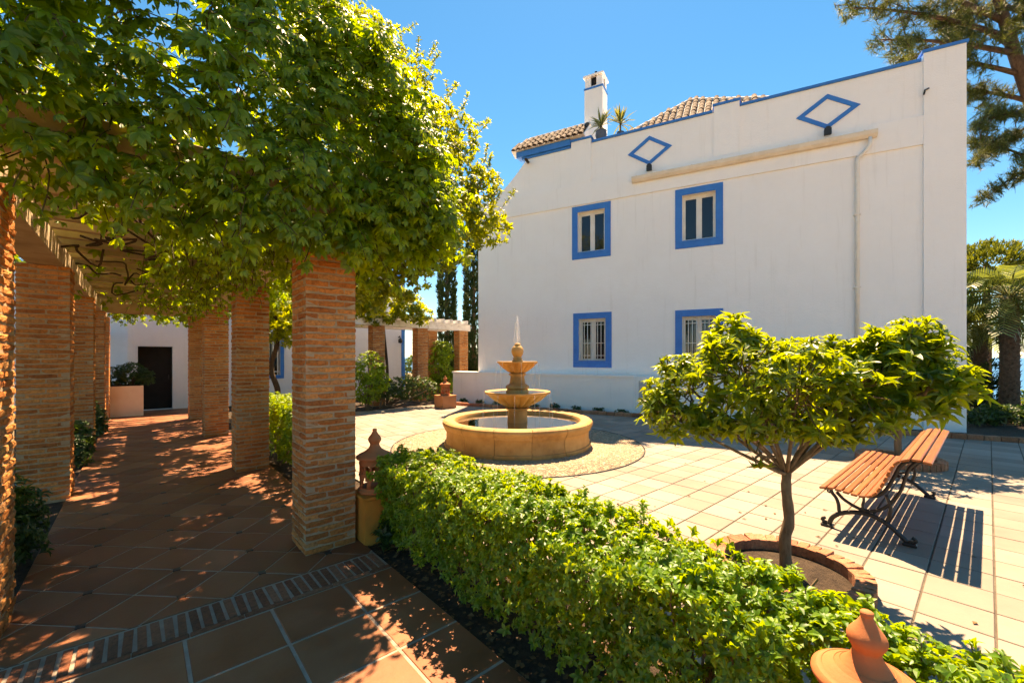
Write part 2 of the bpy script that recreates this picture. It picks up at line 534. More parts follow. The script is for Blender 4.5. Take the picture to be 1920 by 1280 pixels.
def Rz(a): return np.array([(math.cos(a), -math.sin(a), 0), (math.sin(a), math.cos(a), 0), (0, 0, 1)])
def Rx(a): return np.array([(1, 0, 0), (0, math.cos(a), -math.sin(a)), (0, math.sin(a), math.cos(a))])
def Ry(a): return np.array([(math.cos(a), 0, math.sin(a)), (0, 1, 0), (-math.sin(a), 0, math.cos(a))])

def whorl_tpl(n, el0, el1, w, seed, curl=-0.15, fold=0.06, small=False, stem=0.5, wide=0.55):
    """leaves set round a short shoot along +z, inner ones upright, outer ones spreading"""
    rs = np.random.RandomState(seed)
    parts = []
    for i in range(n):
        u = i / max(1, n - 1)
        a = i * 2.399 + rs.uniform(-.25, .25)
        el = el0 + (el1 - el0) * u + rs.uniform(-.15, .15)
        L = (0.7 + 0.4 * (1 - abs(u - 0.35))) * rs.uniform(.8, 1.1)
        t = (leaf_small if small else leaf_tpl)(w, curl + rs.uniform(-.08, .05), fold, wide)
        parts.append(xf(t, Rz(a) @ Rx(el), L, (0, 0, stem * (u - 1) * 1.0)))
    return combine(parts)

def palmate_tpl(seed):
    rs = np.random.RandomState(seed)
    parts = []
    for k, a in enumerate((-1.25, -0.62, 0, 0.62, 1.25)):
        L = (0.72, 0.92, 1.05, 0.92, 0.72)[k] * rs.uniform(.9, 1.1)
        parts.append(xf(leaf_tpl(0.40, -0.2 + rs.uniform(-.1, .06), 0.07, 0.52), Rz(-a + rs.uniform(-.1, .1)) @ Rx(rs.uniform(-.3, .05)), L, (0, 0, 0)))
    return combine(parts)

def frame(y, z):
    """rotation with local +y along y, +z near z"""
    y = np.asarray(y, float); y = y / (np.linalg.norm(y) + 1e-9)
    z = np.asarray(z, float)
    x = np.cross(y, z); n = np.linalg.norm(x)
    if n < 1e-4:
        x = np.cross(y, (0.3, 0.7, 0.2)); n = np.linalg.norm(x)
    x = x / n
    return np.stack([x, y, np.cross(x, y)], 1)

def frame_z(z):
    """rotation with local +z along z and a random spin"""
    z = np.asarray(z, float); z = z / (np.linalg.norm(z) + 1e-9)
    a = RS.uniform(0, 2 * math.pi)
    h = np.array((math.cos(a), math.sin(a), 0.1))
    x = np.cross(h, z); x /= np.linalg.norm(x)
    return np.stack([x, np.cross(z, x), z], 1)

def npmesh(name, V, Fq):
    me = bpy.data.meshes.new(name)
    nv = len(V)
    tot = sum(len(q) for q in Fq) if not isinstance(Fq, tuple) else None
    me.vertices.add(nv)
    me.vertices.foreach_set('co', np.asarray(V, np.float32).ravel())
    loops, starts = Fq
    me.loops.add(len(loops)); me.loops.foreach_set('vertex_index', loops)
    me.polygons.add(len(starts)); me.polygons.foreach_set('loop_start', starts)
    me.update(calc_edges=True)
    me.validate()
    return me

def scatter_mesh(name, tpls, items, off):
    """items: (tpl index, pos, 3x3, size); all joined into one mesh"""
    Vs, Ls, Ss = [], [], []
    base = 0; lb = 0
    for ti, (tv, tf) in enumerate(tpls):
        sub = [it for it in items if it[0] == ti]
        if not sub: continue
        P = np.array([it[1] for it in sub]) - np.array(off)
        R3 = np.array([it[2] for it in sub]); S = np.array([it[3] for it in sub])
        V = np.einsum('kij,nj->kni', R3, tv) * S[:, None, None] + P[:, None, :]
        k, n = len(sub), len(tv)
        Vs.append(V.reshape(-1, 3))
        flat = np.array([i for q in tf for i in q]); lens = np.array([len(q) for q in tf])
        Ls.append((flat[None, :] + (base + np.arange(k) * n)[:, None]).ravel())
        st = np.concatenate([[0], np.cumsum(lens)[:-1]]); tl = lens.sum()
        Ss.append((st[None, :] + (lb + np.arange(k) * tl)[:, None]).ravel())
        base += k * n; lb += k * tl
    return npmesh(name, np.vstack(Vs), (np.concatenate(Ls).astype(np.int32), np.concatenate(Ss).astype(np.int32)))

def foliage(parent, tpls, items, mat, single=0, piece_name='leaf', part_name='foliage'):
    """the pieces that show largest become parts of their own, the rest one joined part"""
    off = np.array(root_loc(parent))
    if single:
        def key(it):
            p = np.array(it[1]); d = p[0] * FW[0] + p[1] * FW[1]; l = p[0] * RT[0] + p[1] * RT[1]
            if d < 0.2: return 1e6
            x = 960 + FPX * l / d; y = HOR - FPX * (p[2] - CAM_H) / d
            if not (0 < x < 1920 and 0 < y < 1280): return 1e6 + d
            return np.linalg.norm(p - np.array((0, 0, CAM_H))) / it[3]
        ks = sorted(range(len(items)), key=lambda i: key(items[i]))
        # leave some of the near ones in the mass so that the pick is spread over the outside
        chosen = set(ks[:int(single * 1.6)][::1][:single])
        meshes = []
        for tv, tf in tpls:
            me = bpy.data.meshes.new(piece_name)
            me.from_pydata([tuple(p) for p in tv], [], tf); me.materials.append(mat)
            meshes.append(me)
        for i in chosen:
            t, p, R3, s = items[i]
            o = bpy.data.objects.new(piece_name, meshes[t])
            COL.objects.link(o); o.parent = parent
            mw = Matrix([[R3[r][c] * s for c in range(3)] + [p[r] - off[r]] for r in range(3)] + [[0, 0, 0, 1]])
            o.matrix_local = mw
        items = [it for i, it in enumerate(items) if i not in chosen]
    me = scatter_mesh(part_name, tpls, items, off)
    o = link(part_name, me, mat, parent)
    o['kind'] = 'stuff'
    return o

def shell_points(lobes, n, inner=0.72):
    """points near the outside of a union of ellipsoids: (pos, outward normal)"""
    out = []
    w = np.array([np.mean(l[1]) ** 2 if hasattr(l[1], '__len__') else l[1] ** 2 for l in lobes]); w /= w.sum()
    C = [np.array(l[0], float) for l in lobes]
    Rr = [np.array(l[1] if hasattr(l[1], '__len__') else (l[1],) * 3, float) for l in lobes]
    tries = 0
    while len(out) < n and tries < n * 12:
        tries += 1
        i = RS.choice(len(lobes), p=w)
        d = RS.normal(size=3); d /= np.linalg.norm(d)
        r = inner + (1.06 - inner) * RS.rand() ** 0.6
        p = C[i] + d * Rr[i] * r
        ok = True
        for j in range(len(lobes)):
            if j != i and np.sum(((p - C[j]) / Rr[j]) ** 2) < (inner * 0.8) ** 2:
                ok = False; break
        if ok:
            nn = d / Rr[i]; out.append((p, nn / np.linalg.norm(nn)))
    return out

def jit(v, a):
    return np.asarray(v, float) + RS.normal(size=3) * a

def bez(p0, p1, p2, n):
    p0, p1, p2 = Vector(p0), Vector(p1), Vector(p2)
    return [p0 * (1 - t) ** 2 + p1 * 2 * t * (1 - t) + p2 * t * t for t in [i / n for i in range(n + 1)]]


# ================================================================== SETTING
UX, UY = -0.34931, 0.93700            # along the white house front, right to left
NX, NY = -0.93700, -0.34931           # out of that front, towards the square
HA = (14.068, 0.371)                  # foot of its right corner
def H(u, w, z):                       # house frame: along, out of the wall, up
    return (HA[0] + u * UX + w * NX, HA[1] + u * UY + w * NY, z)

def seen(x, y, z=0.0):
    d = x * FW[0] + y * FW[1]; l = x * RT[0] + y * RT[1]
    if d < 0.3: return False
    px = 960 + FPX * l / d; py = HOR - FPX * (z - CAM_H) / d
    return -40 < px < 1960 and -40 < py < 1330

def struct(name, mb, mat):
    o = mb.build(name, mat)
    o['kind'] = 'structure'
    return o

# ground sheet, falling away to the sea behind the house
xs = [-150, -80, -40, -20, -10, 0, 10, 18, 22, 24, 26, 29, 33, 38, 45, 55, 70, 90]
ys = [-160, -90, -50, -25, -12, 0, 12, 25, 40, 60, 90, 160]
mb = MB()
vs_, fs_ = [], []
for x in xs:
    for y in ys:
        z = -0.06 if x <= 22 else -0.06 - 45 * ((x - 22) / 68.0) ** 1.15
        vs_.append((x, y, z))
ny = len(ys)
for i in range(len(xs) - 1):
    for j in range(ny - 1):
        fs_.append((i * ny + j, (i + 1) * ny + j, (i + 1) * ny + j + 1, i * ny + j + 1))
mb.add(vs_, fs_)
struct('ground', mb, M['earth'])
mb = MB(); mb.add([(60, -16000, -40), (22000, -16000, -40), (22000, 16000, -40), (60, 16000, -40)], [(0, 1, 2, 3)])
struct('sea', mb, M['sea'])

def clip(poly, a, b_, c):
    """keep the part of a polygon where a*x + b*y <= c"""
    out = []
    for i in range(len(poly)):
        p, q = poly[i], poly[(i + 1) % len(poly)]
        dp = a * p[0] + b_ * p[1] - c; dq = a * q[0] + b_ * q[1] - c
        if dp <= 0: out.append(p)
        if (dp < 0 < dq) or (dq < 0 < dp):
            t = dp / (dp - dq); out.append((p[0] + t * (q[0] - p[0]), p[1] + t * (q[1] - p[1])))
    return out

def area(p):
    return abs(sum(p[i][0] * p[(i + 1) % len(p)][1] - p[(i + 1) % len(p)][0] * p[i][1] for i in range(len(p)))) / 2

def slab(mb, poly, z0, z1, ch=0.004):
    n = len(poly)
    cx = sum(p[0] for p in poly) / n; cy = sum(p[1] for p in poly) / n
    if sum(poly[i][0] * poly[(i + 1) % n][1] - poly[(i + 1) % n][0] * poly[i][1] for i in range(n)) < 0:
        poly = poly[::-1]
    ins = []
    for p in poly:
        d = math.hypot(p[0] - cx, p[1] - cy) + 1e-6
        k = max(0.0, 1 - ch * 1.4 / d); ins.append((cx + (p[0] - cx) * k, cy + (p[1] - cy) * k))
    v = [(p[0], p[1], z0) for p in poly] + [(p[0], p[1], z1 - ch) for p in poly] + [(p[0], p[1], z1) for p in ins]
    f = [tuple(range(2 * n, 3 * n))]
    for k in range(2):
        for i in range(n):
            f.append((k * n + i, k * n + (i + 1) % n, (k + 1) * n + (i + 1) % n, (k + 1) * n + i))
    mb.add(v, f)

# --- the square: cream tiles on a grout sheet
EDGE_P = (10.45, 6.35)
EDGE_C = NX * EDGE_P[0] + NY * EDGE_P[1]
def edge_x(y): return EDGE_P[0] + (y - EDGE_P[1]) * UX / UY
PX0, PY0, PY1 = 2.25, -6.5, 12.9
mb = MB(); mb.add([(PX0, PY0, -.008), (edge_x(PY0), PY0, -.008), (edge_x(PY1), PY1, -.008), (PX0, PY1, -.008)], [(0, 1, 2, 3)])
plaza = struct('square_paving', mb, M['grout'])
FC = (5.54, 6.11)                     # fountain centre
TX, TY = 0.366, 0.354
tile_mb = MB(); slab(tile_mb, [(-TX / 2 + .005, -TY / 2 + .006), (TX / 2 - .005, -TY / 2 + .006), (TX / 2 - .005, TY / 2 - .006), (-TX / 2 + .005, TY / 2 - .006)], -0.012, 0)
tile_me = tile_mb.mesh('tile'); tile_me.materials.append(M['plaza_tile'])
full, part_ = [], []
for i in range(-6, 40):
    for j in range(-20, 42):
        cx, cy = 3.88 + (i + .5) * TX, -0.03 + (j + .5) * TY
        if math.hypot(cx - FC[0], cy - FC[1]) < 2.05: continue
        p = [(cx - TX / 2 + .005, cy - TY / 2 + .006), (cx + TX / 2 - .005, cy - TY / 2 + .006), (cx + TX / 2 - .005, cy + TY / 2 - .006), (cx - TX / 2 + .005, cy + TY / 2 - .006)]
        q = clip(clip(clip(clip(p, -1, 0, -PX0), 0, -1, -PY0), 0, 1, PY1), -NX, -NY, -EDGE_C)
        if len(q) < 3 or area(q) < 1e-3: continue
        if area(q) > 0.995 * area(p): full.append((cx, cy))
        else: part_.append(q)
full.sort(key=lambda c: (not seen(*c)) * 1000 + math.hypot(*c))
rest = MB()
for k, (cx, cy) in enumerate(full):
    dz = random.uniform(-.0015, .0015)
    if k < 300:
        o = piece('tile', tile_me, None, plaza, (cx, cy, dz), (random.uniform(-.002, .002), random.uniform(-.002, .002), random.uniform(-.003, .003)))
    else:
        slab(rest, [(cx - TX / 2 + .005, cy - TY / 2 + .006), (cx + TX / 2 - .005, cy - TY / 2 + .006), (cx + TX / 2 - .005, cy + TY / 2 - .006), (cx - TX / 2 + .005, cy + TY / 2 - .006)], -.012, dz)
for q in part_: slab(rest, q, -.012, 0)
rest.build('tile_field', M['plaza_tile'], plaza, 'stuff')

# --- covered walk: diagonal terracotta tiles with small black insets
WX0, WX1, WY0, WY1 = -0.66, 1.53, 3.565, 17.55
mb = MB(); mb.add([(WX0, WY0, -.004), (WX1, WY0, -.004), (WX1, WY1, -.004), (WX0, WY1, -.004)], [(0, 1, 2, 3)])
walk = struct('covered_walkway', mb, M['terragrout'])
DX, DY = 0.25, 0.2535
for a in range(-5, 8):
    for b_ in range(-3, 58):
        if (a + b_) % 2 == 0: continue
        cx, cy = 0.22 + a * DX, 3.79 + b_ * DY
        g_ = 0.009
        p = [(cx - DX + g_, cy), (cx, cy - DY + g_), (cx + DX - g_, cy), (cx, cy + DY - g_)]
        q = clip(clip(clip(clip(p, -1, 0, -WX0), 1, 0, WX1), 0, -1, -WY0), 0, 1, WY1)
        if len(q) < 3 or area(q) < 2e-3: continue
        t_ = MB(); slab(t_, q, -.012, random.uniform(-.0015, .0015), .003); t_.build('tile', M['terra_tile'], walk)
inset_mb = MB(); inset_mb.box(-.024, -.024, -.01, .024, .024, 0.005)
inset_me = inset_mb.mesh('inset'); inset_me.materials.append(M['inset'])
for i in range(-1, 3):
    for j in range(0, 26):
        x, y = 0.22 + i * 0.5, 3.79 + j * 0.507
        if WX0 + .05 < x < WX1 - .05 and y < WY1 - .1: piece('inset', inset_me, None, walk, (x, y, 0), (0, 0, random.uniform(-.1, .1)))

# --- open path in front: square terracotta tiles and a band of narrow bricks
FX0, FY0 = -2.6, -1.6
mb = MB(); mb.add([(FX0, FY0, -.005), (1.53, FY0, -.005), (1.53, 3.56, -.005), (FX0, 3.56, -.005)], [(0, 1, 2, 3)])
path = struct('terracotta_path', mb, M['terragrout'])
for i in range(-7, 4):
    for j in range(-1, 11):
        x0, y1 = 0.2 + (i - 0) * 0.466, 3.205 - j * 0.466
        if j == -1: continue
        p = [(x0 + .009, y1 - .466 + .009), (x0 + .466 - .009, y1 - .466 + .009), (x0 + .466 - .009, y1 - .009), (x0 + .009, y1 - .009)]
        q = clip(clip(clip(p, 1, 0, 1.53), -1, 0, -FX0), 0, -1, -FY0)
        if len(q) < 3 or area(q) < 2e-3: continue
        t_ = MB(); slab(t_, q, -.012, random.uniform(-.0025, .0015), .004); t_.build('tile', M['terra_tile'], path)
bb = MB(); slab(bb, [(-.0225, -.135), (.0225, -.135), (.0225, .135), (-.0225, .135)], -.012, .004, .004)
bm_ = bb.mesh('brick'); bm_.materials.append(M['band_brick'])
x = FX0 + .05
while x < 1.5:
    piece('brick', bm_, None, path, (x, 3.40, random.uniform(-.002, .001)), (0, 0, random.uniform(-.03, .03)), (random.uniform(.92, 1.04), random.uniform(.97, 1.02), 1))
    x += 0.064
x = FX0
while x < 1.5:
    w = random.uniform(.26, .3); x2 = min(x + w, 1.53)
    t_ = MB(); slab(t_, [(x + .003, 3.213), (x2 - .003, 3.213), (x2 - .003, 3.250), (x + .003, 3.250)], -.012, .006, .004); t_.build('border_tile', M['band_brick'], path)
    x = x2

# --- planting beds
def sheet(name, pts, z, mat):
    mb = MB(); mb.add([(p[0], p[1], z) for p in pts], [tuple(range(len(pts)))]); return struct(name, mb, mat)
bed = sheet('hedge_bed', [(1.53, -2.2), (2.25, -2.2), (2.25, 17.5), (1.53, 17.5)], -.022, M['soil'])
sheet('back_bed', [(2.25, 12.9), (8.0, 12.9), (12.5, 12.9), (12.5, 17.5), (2.25, 17.5)], -.024, M['soil'])
sheet('house_bed', [(edge_x(PY0), PY0), (26, PY0), (26, 12.9), (edge_x(12.9), 12.9)], -.028, M['soil'])
sheet('side_bed', [(-8, 3.56), (-.66, 3.56), (-.66, 17.5), (-8, 17.5)], -.026, M['soil'])

# leaf litter on the near bed
mb = MB()
for k in range(1500):
    x, y = random.uniform(1.54, 2.2), random.uniform(-.6, 4.2)
    a = random.uniform(0, 6.28); L = random.uniform(.02, .05); w = L * .38
    c_, s_ = math.cos(a), math.sin(a); z = random.uniform(-.018, -.002)
    t1 = random.uniform(-.4, .4) * L
    mb.add([(x, y, z), (x + c_ * L / 2 - s_ * w, y + s_ * L / 2 + c_ * w, z + abs(t1) * .6), (x + c_ * L, y + s_ * L, z + max(0, t1)), (x + c_ * L / 2 + s_ * w, y + s_ * L / 2 - c_ * w, z)], [(0, 1, 2, 3)])
o = mb.build('leaf_litter', M['litter']); tag(o, 'brown fallen leaves strewn over the dark soil under the hedge', 'leaf litter', kind='stuff')

# --- gravel ring round the fountain
GR = 2.39
mb = MB(); mb.lathe([(1.0, 0.006), (GR - .02, 0.006), (GR - .02, -.02)], (FC[0], FC[1], 0), 72)
o = mb.build('gravel_bed', M['gravel_base']); tag(o, 'round bed of pale gravel laid about the fountain', 'gravel', kind='structure')
mb = MB(); mb.lathe([(GR - .018, -.01), (GR - .018, .014), (GR, .014), (GR, -.01)], (FC[0], FC[1], 0), 96)
o = mb.build('gravel_edging', M['iron']); tag(o, 'thin dark metal strip round the edge of the gravel circle', 'edging')
tp = []
for s_ in range(4):
    rs = np.random.RandomState(s_)
    v = np.array([(1, 0, 0), (0, 1, 0), (-1, 0, 0), (0, -1, 0), (0, 0, .7), (.6, .6, .3), (-.6, .6, .35), (-.6, -.6, .3), (.6, -.6, .35)]) * rs.uniform(.7, 1.2, (9, 1))
    tp.append((v, [(0, 5, 4), (5, 1, 4), (1, 6, 4), (6, 2, 4), (2, 7, 4), (7, 3, 4), (3, 8, 4), (8, 0, 4)]))
items = []
for k in range(9000):
    a = RS.uniform(0, 6.283); r = math.sqrt(RS.uniform(1.36 ** 2, 2.36 ** 2))
    items.append((k % 4, (FC[0] + r * math.cos(a), FC[1] + r * math.sin(a), .005), Rz(RS.uniform(0, 6.28)) @ np.diag((1, .7, .75)), RS.uniform(.010, .030)))
me = scatter_mesh('gravel', tp, items, (0, 0, 0))
o = link('gravel', me, M['pebble']); tag(o, 'loose pale pebbles scattered round the stone fountain', 'gravel', kind='stuff')

# --- brick edging of the house bed
ed = empty('brick_garden_edging', (EDGE_P[0], EDGE_P[1], 0), 'low line of reddish bricks along the bed before the white house', 'edging')
eb = MB(); eb.box(-.115, -.05, -.02, .115, .05, .10, j=.004, ch=.006)
ebm = eb.mesh('brick'); ebm.materials.append(M['edgebrick'])
ang = math.atan2(UY, UX)
k = -9.5
while k < 6.8:
    x, y = EDGE_P[0] + k * UX - NX * .06, EDGE_P[1] + k * UY - NY * .06
    piece('brick', ebm, None, ed, (x, y, random.uniform(-.006, .006)), (0, 0, ang + random.uniform(-.03, .03)))
    k += .242

# ================================================================== WHITE HOUSE
house = empty('white_house', H(6.5, 0, 0), 'two-storey white house with blue window surrounds and blue diamonds on its parapet', 'house')
HW = 13.1
def hbox(mb, u0, w0, z0, u1, w1, z1):
    return mb.box(u0, w0, z0, u1, w1, z1, T=H)
# openings: (u0, u1, z0, z1, grille)
WIN = [(8.11, 9.40, 4.90, 6.64, 0), (4.91, 6.18, 4.87, 6.62, 0), (8.08, 9.36, 1.34, 3.12, 1), (4.91, 6.18, 1.32, 3.06, 1)]
SW = 0.19
holes = [(a + SW, b_ - SW, c + SW, d - SW) for a, b_, c, d, g_ in WIN]
# front wall as a grid of panels with the window openings left free
def wall_grid(mb, u0, u1, z0, z1, w, holes, T=H):
    us = sorted(set([u0, u1] + [h[0] for h in holes] + [h[1] for h in holes]))
    zs = sorted(set([z0, z1] + [h[2] for h in holes] + [h[3] for h in holes]))
    for i in range(len(us) - 1):
        for j in range(len(zs) - 1):
            cu, cz = (us[i] + us[i + 1]) / 2, (zs[j] + zs[j + 1]) / 2
            if any(h[0] < cu < h[1] and h[2] < cz < h[3] for h in holes): continue
            mb.add([T(us[i], w, zs[j]), T(us[i + 1], w, zs[j]), T(us[i + 1], w, zs[j + 1]), T(us[i], w, zs[j + 1])], [(0, 1, 2, 3)])
mb = MB()
wall_grid(mb, 0.0, HW, -.05, 6.68, 0, holes)
for h in holes:     # reveals
    for (a, b_) in (((h[0], h[2]), (h[1], h[2])), ((h[1], h[2]), (h[1], h[3])), ((h[1], h[3]), (h[0], h[3])), ((h[0], h[3]), (h[0], h[2]))):
        mb.add([H(a[0], 0, a[1]), H(b_[0], 0, b_[1]), H(b_[0], -.3, b_[1]), H(a[0], -.3, a[1])], [(0, 1, 2, 3)])
# sides, back and the flat roof deck behind the parapet
mb.add([H(0, 0, -.05), H(0, -9, -.05), H(0, -9, 8.4), H(0, 0, 8.4)], [(0, 1, 2, 3)])
mb.add([H(HW, 0, -.05), H(HW, -9, -.05), H(HW, -9, 7.3), H(HW, 0, 7.3)], [(3, 2, 1, 0)])
mb.add([H(0, -9, -.05), H(HW, -9, -.05), H(HW, -9, 8.4), H(0, -9, 8.4)], [(0, 1, 2, 3)])
mb.add([H(0, -.31, 7.3), H(HW, -.31, 7.3), H(HW, -9, 7.3), H(0, -9, 7.3)], [(0, 1, 2, 3)])
mb.build('wall', M['stucco'], house)
# dark rooms behind the windows
mb = MB()
for h in holes:
    mb = MB(); hbox(mb, h[0] - .2, -1.2, h[2] - .2, h[1] + .2, -.32, h[3] + .2); mb.build('room', M['dark'], house)
# upper wall / parapet with the swept shoulder on the left
prof = [(0.0, 6.681), (HW, 6.681), (HW, 7.25)]
for k in range(9):
    t = k / 8.0
    prof.append((HW - 2.0 * t, 7.25 + 1.35 * (t ** 1.7)))
prof += [(11.1, 8.64), (0.0, 8.64)]
mb = MB(); mb.poly([(p[0], p[1]) for p in prof], -.30, 0.0, T=lambda u, z, w: H(u, w, z)); mb.build('parapet', M['stucco'], house)
mb = MB(); hbox(mb, .70, 0.002, 6.68, HW - .002, .045, 7.36); mb.build('frieze', M['stucco'], house)
mb = MB(); hbox(mb, -.02, -.32, -.05, .70, .055, 8.80); mb.build('corner_pier', M['stucco'], house)
for u0, u1 in ((4.50, 5.15), (8.75, 9.42)):
    mb = MB(); hbox(mb, u0, -.31, 7.362, u1, .045, 8.79); mb.build('pilaster', M['stucco'], house)
# blue copings
for (u0, u1, z, w) in ((-.05, .74, 8.80, .09), (.741, 4.47, 8.641, .05), (4.471, 5.18, 8.79, .08), (5.181, 8.72, 8.641, .05), (8.721, 9.45, 8.79, .08), (9.451, 11.25, 8.62, .05)):
    mb = MB(); hbox(mb, u0, -.34, z, u1, w, z + .065); mb.build('coping', M['blue'], house)
mb = MB(); hbox(mb, 9.44, -.9, 8.70, 11.45, .10, 8.90); mb.build('fascia', M['blue'], house)
# diamonds: four bars each, standing proud of the parapet
def diamond(uc, zc, hu, hz, t):
    o = [(uc - hu, zc), (uc, zc - hz), (uc + hu, zc), (uc, zc + hz)]
    ku, kz = hu - t * 1.5, hz - t
    i = [(uc - ku, zc), (uc, zc - kz), (uc + ku, zc), (uc, zc + kz)]
    mb = MB()
    for k in range(4):
        q = [o[k], o[(k + 1) % 4], i[(k + 1) % 4], i[k]]
        mb.poly(q, 0.001, .03, T=lambda u, z, w: H(u, w, z))
    mb.build('diamond_ornament', M['blue'], house)
diamond(6.92, 7.97, .65, .44, .115); diamond(2.525, 7.95, .665, .445, .115)
# windows
for wi, (a, b_, c, d, gr) in enumerate(WIN):
    mb = MB()
    for q in ((a, c, b_, c + SW), (a, d - SW, b_, d), (a, c + SW + .001, a + SW, d - SW - .001), (b_ - SW, c + SW + .001, b_, d - SW - .001)):
        mb.box(q[0], .001, q[1], q[2], .022, q[3], T=H)
    win = mb.build('window', M['blue'], house, label='blue painted surround with %s' % ('cream casements behind an iron grille' if gr else 'cream casements'))
    u0, u1, z0, z1 = a + SW, b_ - SW, c + SW, d - SW
    mb = MB(); um = (u0 + u1) / 2
    t = .042
    for q in ((u0, z0, u1, z0 + t), (u0, z1 - t * 1.6, u1, z1), (u0, z0 + t, u0 + t, z1 - t * 1.6), (u1 - t, z0 + t, u1, z1 - t * 1.6), (um - .04, z0 + t, um + .04, z1 - t * 1.6)):
        mb.box(q[0], -.21, q[1], q[2], -.15, q[3], T=H)
    for s0, s1 in ((u0 + t, um - .04), (um + .04, u1 - t)):
        e = .036; zb, zt = z0 + t, z1 - t * 1.6
        for q in ((s0, zb, s1, zb + e * 1.4), (s0, zt - e, s1, zt), (s0, zb + e * 1.4, s0 + e, zt - e), (s1 - e, zb + e * 1.4, s1, zt - e)):
            mb.box(q[0], -.20, q[1], q[2], -.165, q[3], T=H)
    mb.build('frame', M['frame'], win)
    for s0, s1 in ((u0 + t + .03, um - .04 - .03), (um + .04 + .03, u1 - t - .03)):
        mb = MB(); mb.box(s0, -.19, z0 + .08, s1, -.182, z1 - .1, T=H); mb.build('pane', M['glass'], win)
    mb = MB(); mb.box(u0 - .0, -.15, z0 + .001, u1, .035, z0 + .03, T=H); mb.build('sill', M['blue'] if not gr else M['blue'], win)
    if gr:
        nb = 8
        for k in range(nb):
            u = u0 + (u1 - u0) * (k + .5) / nb
            mb = MB(); mb.tube([H(u, -.05, z0 + .03), H(u, -.05, z1)], .011, 6); mb.build('bar', M['frame'], win)
        for z in (z0 + .2, (z0 + z1) / 2 - .1, z1 - .2):
            mb = MB(); mb.box(u0, -.056, z - .008, u1, -.044, z + .008, T=H); mb.build('bar', M['frame'], win)
# gutter, brackets, downpipe, lamps, spout
mb = MB()
prof_g = [(.046, 7.20), (.20, 7.20), (.20, 7.17), (.185, 7.10), (.14, 7.04), (.08, 7.03), (.046, 7.05)]
mb.poly(prof_g, 1.56, 7.42, T=lambda w, z, u: H(u, w, z)); mb.build('gutter', M['gutter'], house)
for k in range(8):
    u = 1.8 + k * .78
    mb = MB(); mb.box(u, .046, 7.201, u + .03, .205, 7.215, T=H); mb.build('gutter_bracket', M['gutter'], house)
mb = MB(); mb.tube([H(1.70, .12, 7.05), H(1.70, .12, 6.86), H(1.78, .09, 6.74), H(1.92, .06, 6.62), H(1.93, .05, 6.5), H(1.93, .05, .02)], .045, 8); mb.build('downpipe', M['frame'], house)
for z in (5.2, 3.4, 1.6):
    mb = MB(); mb.box(1.865, .001, z, 1.995, .10, z + .03, T=H); mb.build('pipe_clip', M['frame'], house)
for u, z in ((6.90, 7.37), (2.54, 7.37)):
    mb = MB(); mb.box(u - .02, .046, z - .02, u + .02, .16, z + .02, T=H); mb.box(u - .075, .12, z - .07, u + .075, .2, z + .075, T=H)
    mb.poly([(u - .075, z + .075), (u + .075, z + .075), (u + .03, z + .13), (u - .03, z + .13)], .12, .2, T=lambda a, z_, w: H(a, w, z_)); mb.build('floodlight', M['iron'], house)
mb = MB(); mb.tube([H(11.05, -.05, 8.52), H(10.9, .45, 8.40)], .05, 8); mb.build('drain_spout', M['bark_vine'], house)
mb = MB(); mb.tube([H(.62, .06, 7.95), H(.70, .12, 7.9), H(.72, .12, 7.8)], .02, 6); mb.build('cable_bracket', M['iron'], house)
# barrel tiled roofs: rows of half-round tiles running down the slope
bt = MB()
sg = 6
vv, ff = [], []
for k, (y, sc) in enumerate(((0, 1.0), (.36, .86))):
    for i in range(sg + 1):
        a = math.pi * i / sg
        vv.append((math.cos(a) * .085 * sc, y, math.sin(a) * .075 * sc))
for i in range(sg): ff.append((i, i + 1, sg + 2 + i, sg + 1 + i))
ff.append(tuple(range(sg + 1)))
bt.add(vv, ff, True)
bt_me = bt.mesh('tile'); bt_me.materials.append(M['rooftile'])
SL = rad(43)
def tiled(name, eave, top, label_u0, label_u1, w0, z0):
    """eave u0..u1 at distance w0 behind the wall; top(u) = run of the slope there"""
    u0, u1 = eave
    mb = MB()
    pts_e = [(u, 0) for u in (u0, u1)]
    n = 24
    low = [H(u0 + (u1 - u0) * i / n, w0, z0) for i in range(n + 1)]
    hi = [H(u0 + (u1 - u0) * i / n, w0 - top(u0 + (u1 - u0) * i / n), z0 + top(u0 + (u1 - u0) * i / n) * math.tan(SL)) for i in range(n + 1)]
    for i in range(n): mb.add([low[i], low[i + 1], hi[i + 1], hi[i]], [(0, 1, 2, 3)])
    mb.add([H(u0, w0, z0), H(u1, w0, z0), H(u1, w0 - .3, z0 - .12), H(u0, w0 - .3, z0 - .12)], [(3, 2, 1, 0)])
    rf = mb.build(name, M['mortarwhite'], house)
    # tile frame: local y up the slope, z off the roof
    yv = Vector((-NX * math.cos(SL), -NY * math.cos(SL), math.sin(SL)))
    zv = Vector((NX * math.sin(SL), NY * math.sin(SL), math.cos(SL)))
    xv = yv.cross(zv)
    u = u0 + .1
    while u < u1 - .05:
        run = top(u) / math.cos(SL); s_ = -0.06
        while s_ < run - .12:
            b0 = Vector(H(u, w0, z0)) + yv * s_ + zv * (.02 + .012 * random.random())
            o = link('tile', bt_me, None, rf)
            R_ = Matrix((xv, yv, zv)).transposed().to_4x4() @ Matrix.Rotation(random.uniform(-.03, .03), 4, 'Z')
            o.matrix_local = Matrix.Translation(b0 - root_loc(rf)) @ R_
            s_ += .30
        u += .205
    return rf, low, hi
def top1(u):
    return max(.02, min((7.95 - u) * .84, (u - 3.35) * .66))
rf, low, hi = tiled('roof', (3.4, 7.95), top1, 0, 0, -.30, 8.70)
mb = MB(); mb.tube([h for h in hi], .075, 8); mb.build('ridge_cap', M['mortarwhite'], rf)
